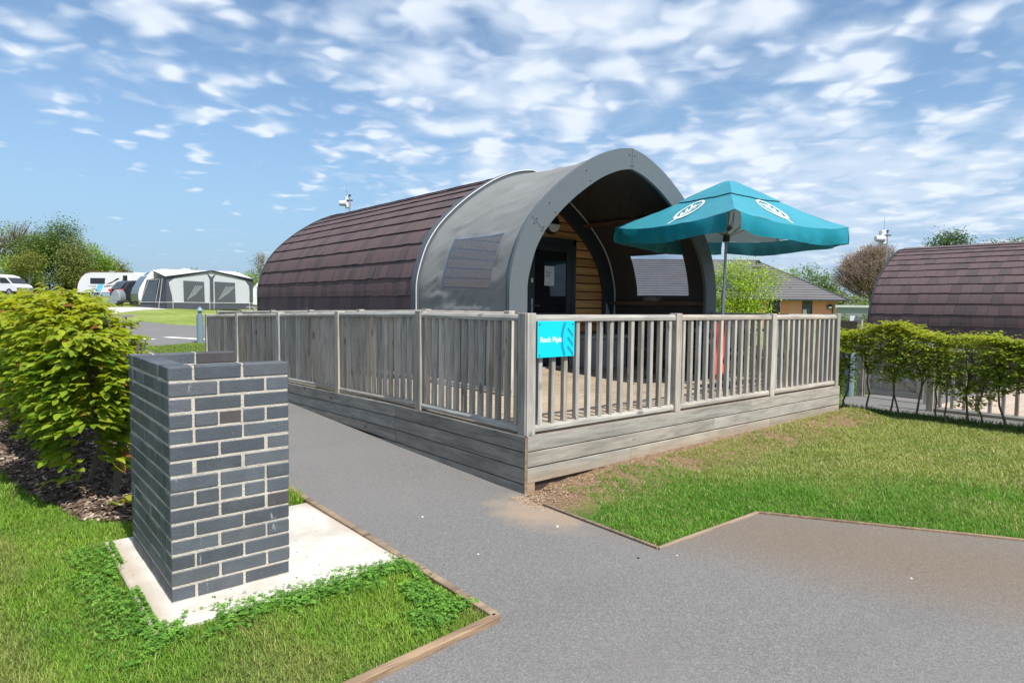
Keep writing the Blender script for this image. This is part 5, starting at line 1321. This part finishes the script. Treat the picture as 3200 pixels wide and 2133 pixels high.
for yy, hh in ((3.58, 1.12), (4.62, 1.15)):
    mb = MB(); mb.box((GX-.05, yy-.05, -.1), (GX+.05, yy+.05, hh)); mb.build('gate_post', 'wood_z', t, bevel=.005)
# wall bollard next to the gate
t = thing('bollard', 'blue grey bollard at the edge of the path beside the boarded gate', 'bollard', (11.72, 4.62, -.05)); mb = MB(); mb.tube([(11.72, 4.70, -.1), (11.72, 4.70, .82), (11.72, 4.70, .93)], [.075, .075, .04], 16); mb.build('column', 'blue_grey', t, smooth=True)
# ============================================================ WIRELESS MASTS
def mast(label, x, y, z0, zt, s_=1.0):
    t = thing('antenna_mast', label, 'antenna', (x, y, z0)); R = Vector((CR.x, CR.y, 0)).normalized()
    mb = MB(); mb.tube([(x, y, z0), (x, y, zt)], .018, 8); mb.build('pole', 'steel', t)
    c = Vector((x, y, zt-.12*s_))
    mb = MB(); mb.tube([c-R*.34*s_+Vector((0, 0, -.10*s_)), c-R*.10*s_+Vector((0, 0, -.10*s_))], [.085*s_, .10*s_], 18); mb.build('drum_antenna', 'white', t, smooth=True, bevel=0)
    q = c-R*.10*s_; w = .07*s_; mb = MB(); mb.prism([q+R*a+Vector((0, 0, b)) for a, b in ((-w, -.26*s_), (w*1.2, -.26*s_), (w*1.7, -.1*s_), (w*1.6, .10*s_), (w*.6, .17*s_), (-w, .15*s_))], tuple(Vector((CF.x, CF.y, 0))*.16*s_)); mb.build('panel_antenna', 'white', t, bevel=.02)
    mb = MB(); mb.tube([q+Vector((0, 0, .14*s_)), q+Vector((0, 0, .50*s_))], .006, 5); mb.build('whip', 'steel', t); mb = MB(); mb.bar(q, c+R*.1*s_, .03, .03); mb.tube([c+Vector((0, 0, .1)), c+Vector((0, 0, .14))], .03, 8); mb.build('bracket', 'black', t)
mast('white wireless antenna mast rising behind the near pod roof', 7.20, 14.78, .2, 4.10, .72)
mast('white wireless antenna mast behind the left end of the second pod', 19.15, 6.85, -.2, 3.62, .95)
# ============================================================ LEFT FAR PITCHES
t = thing('bollard', 'blue grey cylinder bollard with a conical cap at the end of the ramp railing', 'bollard', (4.95, 19.5, .31)); mb = MB(); mb.tube([(4.93, 19.5, .28), (4.93, 19.5, 1.11), (4.93, 19.5, 1.12)], [.088, .088, .088], 24); mb.build('column', 'blue_grey', t, smooth=True)
mb = MB(); mb.tube([(4.93, 19.5, 1.12), (4.93, 19.5, 1.22), (4.93, 19.5, 1.23), (4.93, 19.5, 1.26), (4.93, 19.5, 1.34)], [.05, .05, .098, .085, .02], 20); mb.build('cap', 'blue_grey', t, smooth=True)
t = thing('knee_rail', 'low timber knee rail on short posts beside the far road', 'barrier', (4.04, 25.0, .47)); 
a, b = VF(L(330, 21.5), 21.5), VF(L(421, 21), 21)
g0 = h(b.x, b.y)
mb = MB(); mb.bar((a.x, a.y, 1.0), (b.x, b.y, .985), .09, .075); mb.build('rail', 'wood_x', t)
for f in (.10, .66):
    q = a.lerp(b, f); mb = MB(); mb.box((q.x-.055, q.y-.055, g0-.1), (q.x+.055, q.y+.055, .96)); mb.build('post', 'wood_z', t)
FR, FF = VF(1, 0), VF(0, 1)
def local(o, e):
    """frame with origin o (plan), x along e"""
    e = e.normalized(); n_ = Vector((-e.y, e.x))
    return lambda s, w, z: (o.x+e.x*s+n_.x*w, o.y+e.y*s+n_.y*w, z)
def wheel(t, P, s, w, z, r, name='wheel', dirn=-1):
    c = Vector(P(s, w, z)); ax = (Vector(P(s, w+dirn*.2, z))-c)
    mb = MB(); mb.tube([c, c+ax*.9], r, 20); o = mb.build(name, 'tyre', t); mb = MB(); mb.tube([c+ax*.9, c+ax*.94], r*.62, 14); mb.build('rim', 'alloy', o); 
    mb = MB()
    for k in range(5):
        a = k*1.2566; e_ = Vector(P(1, 0, 0))-Vector(P(0, 0, 0)); d2 = (e_*math.cos(a+.6)+Vector((0, 0, 1))*math.sin(a+.6))*r*.42; mb.tube([c+ax*.97+d2, c+ax*.99+d2], r*.12, 6)
    mb.build('rim_slots', 'black', o)
def caravan(label, o, e, z0, Lc=6.3, wc=2.25, hc=2.62, style=0, group=None):
    t = thing('caravan', label, 'caravan', (o.x, o.y, z0), group); P = local(o, e)
    if style == 0: side = [(0.10, .42), (0, .55), (-.02, .95), (.10, 1.35), (.42, 1.95), (.85, 2.40), (1.35, 2.58), (Lc-.6, hc), (Lc-.1, 2.45), (Lc, 2.1), (Lc, .5), (Lc-.1, .42)]
    else: side = [(.05, .40), (0, .55), (.02, 1.0), (.18, 1.55), (.48, 2.05), (.95, 2.45), (1.6, 2.60), (Lc-.5, 2.62), (Lc-.05, 2.35), (Lc, 1.9), (Lc, .5), (Lc-.1, .42)]
    mb = MB(); mb.prism([P(s, 0, z0+z) for s, z in side], tuple(Vector(P(0, wc, 0))-Vector(P(0, 0, 0)))); mb.build('body', 'white', t, bevel=.04, smooth=True)
    wheel(t, P, Lc*.60, .18, z0+.33, .33)
    mb = MB(); mb.bar(P(-1.0, wc/2, z0+.42), P(.2, wc/2, z0+.42), .12, .10); mb.build('hitch', 'black', t)
    mb = MB(); mb.tube([P(-.75, wc/2, z0+.42), P(-.75, wc/2, z0+.02)], .04, 8); mb.build('jockey_wheel', 'black', t)
    for s in (.6, Lc-.5):
        mb = MB(); mb.bar(P(s, .2, z0+.45), P(s+.1, .2, z0+.02), .05, .05); mb.build('corner_steady', 'black', t)
    mb = MB(); mb.prism([P(Lc*.42, .9, z0+2.6), P(Lc*.42+.6, .9, z0+2.6), P(Lc*.42+.5, .9, z0+2.72), P(Lc*.42+.1, .9, z0+2.72)], tuple(Vector(P(0, .5, 0))-Vector(P(0, 0, 0)))); mb.build('rooflight', 'white', t)
    yo = -.006
    if style == 1:
        w0 = [(1.45, 1.35), (3.0, 1.35), (3.05, 1.95), (1.45, 1.95)]; mb = MB(); mb.prism([P(s, yo-.02, z0+z) for s, z in w0], tuple(Vector(P(0, .015, 0))-Vector(P(0, 0, 0)))); wn = mb.build('window', 'dark_glass', t)
        mb = MB(); mb.prism([P(s, yo-.01, z0+z) for s, z in ((3.1, 1.3), (3.6, 1.38), (4.5, 1.85), (4.6, 1.95), (4.3, 1.95), (3.9, 1.65), (3.4, 1.42))], tuple(Vector(P(0, .008, 0))-Vector(P(0, 0, 0)))); mb.build('decal', 'black', t)
        mb = MB(); mb.prism([P(s, yo-.012, z0+z) for s, z in ((1.1, 1.10), (2.9, 1.12), (3.9, 1.22), (4.6, 1.5), (4.95, 1.85), (4.85, 1.6), (4.3, 1.28), (3.3, 1.05), (2.0, 1.04))], tuple(Vector(P(0, .008, 0))-Vector(P(0, 0, 0)))); mb.build('decal', 'maroon', t)
        mb = MB(); mb.prism([P(s, yo-.012, z0+z) for s, z in ((1.55, .78), (2.6, .82), (2.7, .88), (1.6, .86))], tuple(Vector(P(0, .008, 0))-Vector(P(0, 0, 0)))); mb.build('decal', 'van_grey', t)
        mb = MB()
        for (s, z), (s2, z2) in zip(side[1:7], side[2:8]): mb.bar(P(s, -.012, z0+z), P(s2, -.012, z0+z2), .03, .05)
        mb.build('front_trim', 'maroon', t)
        mb = MB(); mb.prism([P(s, yo-.01, z0+z) for s, z in ((4.95, .6), (5.5, .6), (5.5, 2.25), (4.95, 2.25))], tuple(Vector(P(0, .008, 0))-Vector(P(0, 0, 0)))); mb.build('doorway', 'black', t)
        mb = MB(); mb.bar(P(5.75, -.05, z0+1.6), P(5.75, -.05, z0+2.25), .5, .04); mb.build('door_leaf', 'white', t)
    else:
        # face of the nose: smoked panoramic window over a grey locker panel
        nn = .03
        def nose(z, w, off=-.03): 
            s = np.interp(z, [q[1] for q in side[:7]], [q[0] for q in side[:7]]); return P(s+off, w, z0+z)
        mb = MB()
        for za, zb in ((1.36, 1.55), (1.55, 1.75), (1.75, 1.95), (1.95, 2.12)): mb.quad(nose(za, .18), nose(zb, .22), nose(zb, wc-.22), nose(za, wc-.18))
        mb.build('front_window', 'win_glass', t); mb = MB()
        for za, zb in ((.50, .95), (.95, 1.30)): mb.quad(nose(za, .16), nose(zb, .16), nose(zb, wc-.16), nose(za, wc-.16))
        mb.build('front_locker', 'van_grey', t); mb = MB()
        for za, zb in ((2.2, 2.40), (2.40, 2.56)): mb.quad(nose(za, .75), nose(zb, .8), nose(zb, wc-.8), nose(za, wc-.75))
        mb.build('sunroof', 'dark_glass', t)
    return t
e1 = VF(.743, .669).normalized()
o1 = VF(-24.0, 41.2); Z1 = 1.02
caravan('white caravan with grey nose behind the awning', o1, e1, Z1, 6.6, style=0)
# awning
aw = thing('awning', 'large grey and white caravan awning with crumpled clear windows', 'awning', (9.37, 44.5, Z1))
A = VF(-21.56, 40); B = VF(-21.56+5.3*.743, 40+5.3*.669); nA = (B-A).normalized(); nB = Vector((-nA.y, nA.x)); W_ = (B-A).length
PA = local(A, nA); HE, HPk = 2.04, 2.52; BK = 2.75
def facade(s, z, o=0): return PA(s, o+.0, Z1+z)
mb = MB(); mb.poly([facade(0, 0), facade(W_, 0), facade(W_-.04, HE), facade(W_*.5, HPk), facade(.0, HE)]); mb.build('front_wall', 'awn_light', aw)
def panel(name, mt, pts, o=-.02, parent=aw): mb = MB(); mb.poly([facade(s, z, o) for s, z in pts]); return mb.build(name, mt, parent)
panel('skirt', 'awn_grey', [(0, 0), (W_, 0), (W_-.02, .42), (0, .42)], -.03)
panel('corner_panel', 'awn_grey', [(0, .42), (.38, .42), (.20, 1.2), (.12, 1.7), (.45, 1.95), (1.4, 2.16), (2.52, 2.42), (W_*.5, HPk), (0, HE)], -.025)
panel('corner_panel', 'awn_grey', [(W_, .42), (W_-.24, .42), (W_-.22, 1.2), (W_-.26, 1.6), (W_-.5, 1.95), (W_-1.4, 2.20), (W_*.5+.05, 2.42), (W_*.5, HPk), (W_, HE)], -.025)
panel('pillar', 'awn_grey', [(W_*.5-.13, .42), (W_*.5+.13, .42), (W_*.5+.10, 1.95), (W_*.5+.28, 2.33), (W_*.5, 2.08), (W_*.5-.28, 2.33), (W_*.5-.10, 1.95)], -.03)
for (s0, s1) in ((.98, 2.22), (W_*.5+.20, W_*.5+1.50)):
    w = panel('window', 'dark_vinyl', [(s0, .46), (s1, .46), (s1-.03, 1.76), (s0-.02, 1.80)], -.034); panel('window_backing', 'awn_grey', [(s0, .46), (s1, .46), (s1-.03, 1.76), (s0-.02, 1.80)], -.031, w)
    mb = MB(); r_ = random.Random(int(s0*10))
    for k in range(7):
        x = s0+.2+k*.13; mb.poly([facade(x, .6+.1*k, -.037), facade(x+.05, .6+.1*k, -.037), facade(x+.55, 1.5, -.037), facade(x+.50, 1.52, -.037)]) if x+.55 < s1 else None
    mb.build('window_crease', 'cover', w)
mb = MB(); BL_ = PA(0, 0, 0); c0 = VF(L(434, 41.2), 41.2)
mb.poly([(A.x, A.y, Z1), (c0.x, c0.y, Z1), (c0.x+FR.x*.55, c0.y+FR.y*.55, Z1+HE*.9), (A.x-.0, A.y, Z1+HE)]); mb.build('side_wall', 'awn_grey', aw)
lr = lambda f, z: tuple(Vector((A.x, A.y, Z1+z)).lerp(Vector((c0.x+FR.x*.25*z, c0.y+FR.y*.25*z, Z1+z)), f)-Vector((FF.x*.03, FF.y*.03, 0)))
mb = MB(); mb.poly([lr(.42, .48), lr(.92, .48), lr(.80, 1.7), lr(.38, 1.8)]); mb.build('side_window', 'win_glass', aw)
mb = MB()
for q in ((.42, .92),): mb.tube([lr(.28, 0), lr(.18, 1.9)], .016, 4); mb.tube([lr(.97, .44), lr(.82, 1.8), lr(.36, 1.86)], .014, 4); mb.tube([lr(1.0, .42), lr(0, .42)], .014, 4); mb.tube([lr(.30, 1.85), lr(.40, .5)], .014, 4)
for s in (0.34, W_*.5-.13, W_*.5+.13): mb.tube([facade(s, 0, -.04), facade(s-.0, .42, -.04), facade(s-.1*(s < 1), 1.6, -.04)], .015, 4)
mb.tube([facade(0, .42, -.04), facade(W_, .42, -.04)], .015, 4); mb.tube([facade(W_-.24, 0, -.04), facade(W_-.24, .5, -.04)], .015, 4)
mb.build('piping', 'white_trim', aw)
# roof: white, sagging back to the caravan
mb = MB(); ridge_b = PA(W_*.5, BK, Z1+2.62)
q = lambda s, o, z: PA(s, o, Z1+z)
for s0, s1, za, zb in ((-.06, W_*.5, HE, HPk), (W_*.5, W_+.06, HPk, HE)):
    mb.quad(q(s0, -.10, za-.02), q(s1, -.10, zb-.02), q(s1+(.1 if s0 < 0 else .0), BK, 2.56), q(s0-.1 if s0 < 0 else s0, BK, 2.50))
mb.build('roof', 'awn_white', aw); mb = MB(); mb.bar(q(-.06, -.12, HE-.02), q(W_*.5, -.12, HPk-.02), .03, .05); mb.bar(q(W_*.5, -.12, HPk-.02), q(W_+.06, -.12, HE-.02), .03, .05); mb.build('roof_edge', 'awn_grey', aw)
mb = MB(); mb.tube([q(W_-.1, -.05, HE-.05), q(W_+1.0, -.5, 0)], .012, 4); mb.tube([q(-.0, -.05, .42), q(-.5, -.5, -.02)], .012, 4); mb.build('guy_line', 'dark_trim', aw)
# cover over the hitch
p = VF(L(358, 41.5), 41.5); t = thing('trailer_cover', 'crumpled grey fabric cover over the caravan hitch', 'cover', (p.x, p.y, Z1)); mb = MB(); n = 14
V2 = [(-.50, .25), (-.42, .12), (-.05, .10), (.30, .28), (.38, .50), (.36, .85), (.22, 1.10), (.05, 1.13), (-.12, .98), (-.33, .62)]
mb.prism([(p.x+FR.x*a, p.y+FR.y*a, Z1+.08+b) for a, b in V2], (FF.x*.7, FF.y*.7, 0)); mb.build('fabric', 'cover', t, bevel=.06, smooth=True)
# dark car between the caravans
p = VF(L(385, 44), 44); P5 = local(p, VF(.55, .835)); zc = h(p.x, p.y)+.02
t = thing('car', 'dark estate car with red tail lamps parked between the caravans', 'car', (p.x, p.y, zc)); t['kind'] = 'thing' if False else None
del t['kind']
mb = MB(); mb.prism([P5(s, 0, zc+z) for s, z in ((0, .35), (-.05, .75), (0, 1.05), (.45, 1.62), (.8, 1.70), (2.6, 1.66), (3.3, 1.15), (4.3, .98), (4.45, .5), (4.3, .3), (.2, .28))], tuple(Vector(P5(0, 1.8, 0))-Vector(P5(0, 0, 0)))); mb.build('body', 'car', t, bevel=.08, smooth=True)
mb = MB(); mb.quad(P5(.02, .2, zc+1.08), P5(.42, .25, zc+1.58), P5(.42, 1.55, zc+1.58), P5(.02, 1.6, zc+1.08)); mb.v = [(x-FF.x*.06-FR.x*.05, y-FF.y*.06-FR.y*.05, z) for x, y, z in mb.v]; mb.build('rear_window', 'dark_glass', t)
mb = MB(); mb.prism([P5(s, -.03, zc+z) for s, z in ((.7, 1.15), (3.1, 1.12), (2.5, 1.55), (.95, 1.58))], tuple(Vector(P5(0, .02, 0))-Vector(P5(0, 0, 0)))); mb.build('side_window', 'dark_glass', t)
for w in (.02, 1.42):
    mb = MB(); mb.box((-.06, w, .92), (.10, w+.36, 1.10), (1, 1, 1)); mb.v = [P5(x-.04, y, zc+z) for x, y, z in mb.v]; mb.build('tail_lamp', 'red_lens', t)
mb = MB(); mb.box((-.10, .62, .70), (-.07, 1.16, .82)); mb.v = [P5(x, y, zc+z) for x, y, z in mb.v]; mb.build('number_plate', 'paper', t)
for s in (.75, 3.5): wheel(t, P5, s, .12, zc+.32, .33)
o2 = VF(L(243, 68), 68); Z2 = h(o2.x, o2.y)+.0
caravan('white caravan with maroon swoosh seen side on', o2, VF(1, -.02), Z2, 6.6, style=1)
o3 = VF(L(778, 52), 52); t3 = caravan('white caravan just showing beside the tiled pod', o3, VF(1, .1), h(o3.x, o3.y)-.15, 5.8, style=0)
# deck chair
p = VF(L(300, 62), 62); P6 = local(p, VF(1, 0)); z6 = h(p.x, p.y)+.15
t = thing('camping_chair', 'light blue folding camping chair in front of the side on caravan', 'chair', (p.x, p.y, z6))
mb = MB(); mb.poly([P6(.05, 0, z6+.45), P6(.62, 0, z6+.45), P6(.62, .35, z6+1.15), P6(.05, .35, z6+1.15)]); mb.build('backrest', 'deckchair', t); mb = MB(); mb.poly([P6(.05, 0, z6+.44), P6(.62, 0, z6+.44), P6(.62, -.45, z6+.47), P6(.05, -.45, z6+.47)]); mb.build('seat', 'deckchair', t)
for s in (.0, .67):
    mb = MB(); mb.tube([P6(s, -.45, z6), P6(s, .35, z6+1.15)], .022, 6); mb.tube([P6(s, .3, z6), P6(s, -.45, z6+.5)], .022, 6); mb.tube([P6(s, -.4, z6+.68), P6(s, .15, z6+.7)], .022, 6); mb.build('side_frame', 'white_trim', t)
# motorhome at the left edge
p = VF(L(56, 70), 70); P7 = local(p, VF(-1, .12)); z7 = h(p.x, p.y)
t = thing('motorhome', 'white camper van nose cut off by the left edge beside the flowering bush', 'motorhome', (p.x, p.y, z7))
P7b = lambda s, w, z: P7(s, -w, z)
mb = MB(); mb.prism([P7b(s, 0, z7+z) for s, z in ((0, .35), (-.03, .75), (.15, 1.0), (.65, 1.2), (1.3, 1.80), (1.7, 2.02), (2.4, 2.22), (4.0, 2.3), (6.5, 2.3), (6.6, .4))], tuple(Vector(P7b(0, 2.1, 0))-Vector(P7b(0, 0, 0)))); mb.build('body', 'white', t, bevel=.06, smooth=True)
mb = MB(); mb.quad(P7b(.70, -.02, z7+1.25), P7b(1.32, -.02, z7+1.85), P7b(2.1, -.02, z7+1.85), P7b(2.0, -.02, z7+1.25)); mb.build('side_window', 'dark_glass', t)
mb = MB(); mb.quad(P7b(.62, .1, z7+1.24), P7b(1.27, .2, z7+1.88), P7b(1.27, 1.9, z7+1.88), P7b(.62, 2.0, z7+1.24)); mb.build('windscreen', 'dark_glass', t)
mb = MB(); mb.box((-.05, -.02, .5), (.0, 2.1, .8)); mb.v = [P7b(x, y, z7+z) for x, y, z in mb.v]; mb.build('grille', 'van_grey', t)
for s in (.95, 5.0): wheel(t, P7b, s, .15, z7+.33, .34, dirn=-1)
# bollards and posts by the lane
def pillar(name, label, cat, px, d, hh, r, mt, cap=None, group=None):
    p = VF(L(px, d), d); z = h(p.x, p.y); t = thing(name, label, cat, (p.x, p.y, z), group); mb = MB(); mb.tube([(p.x, p.y, z-.1), (p.x, p.y, z+hh*.93), (p.x, p.y, z+hh)], [r, r, r*.7], 12); mb.build('column', mt, t)
    if cap: mb = MB(); mb.tube([(p.x, p.y, z+hh*.86), (p.x, p.y, z+hh*.90)], r*1.08, 12); mb.build('band', cap, t)
    return t
pillar('bollard', 'dark slate bollard standing beside the far lane', 'bollard', 138, 50, 1.0, .09, 'dark_trim', 'milk')
pillar('service_post', 'cream service post near the motorhome', 'post', 76, 66, .95, .13, 'white')
for x, lb in ((131, 'white marker post left of the dark slate bollard'), (166, 'white marker post right of the traffic cone'), (286, 'white marker post beside the side on caravan')): pillar('marker_post', lb, 'post', x, 74, .45, .05, 'white', group='white marker posts')
p = VF(L(151, 56), 56); z = h(p.x, p.y); t = thing('traffic_cone', 'faded orange and white traffic cone by the far lane', 'traffic cone', (p.x, p.y, z)); mb = MB(); mb.tube([(p.x, p.y, z+.03), (p.x, p.y, z+.5)], [.13, .03], 14); mb.build('cone', 'cone', t); mb = MB(); mb.box((p.x-.18, p.y-.18, z), (p.x+.18, p.y+.18, z+.035)); mb.build('base', 'cone', t); mb = MB(); mb.tube([(p.x, p.y, z+.2), (p.x, p.y, z+.34)], [.088, .052], 14); mb.build('sleeve', 'white', t)
# low wood-coloured knee rail end seen by the third caravan
p = VF(L(795, 30), 30); t = thing('timber_post_rail', 'short timber rail on a post beside the rear corner of the near pod', 'barrier', (p.x, p.y, .5)); z = h(p.x, p.y); mb = MB(); mb.bar((p.x-.35*FR.x, p.y-.35*FR.y, 1.27), (p.x+.9*FR.x, p.y+.9*FR.y, 1.27), .1, .07); mb.build('rail', 'wood_x', t); mb = MB(); mb.box((p.x-.06, p.y-.06, z-.1), (p.x+.06, p.y+.06, 1.235)); mb.build('post', 'wood_z', t)
print('objects', len(bpy.data.objects))
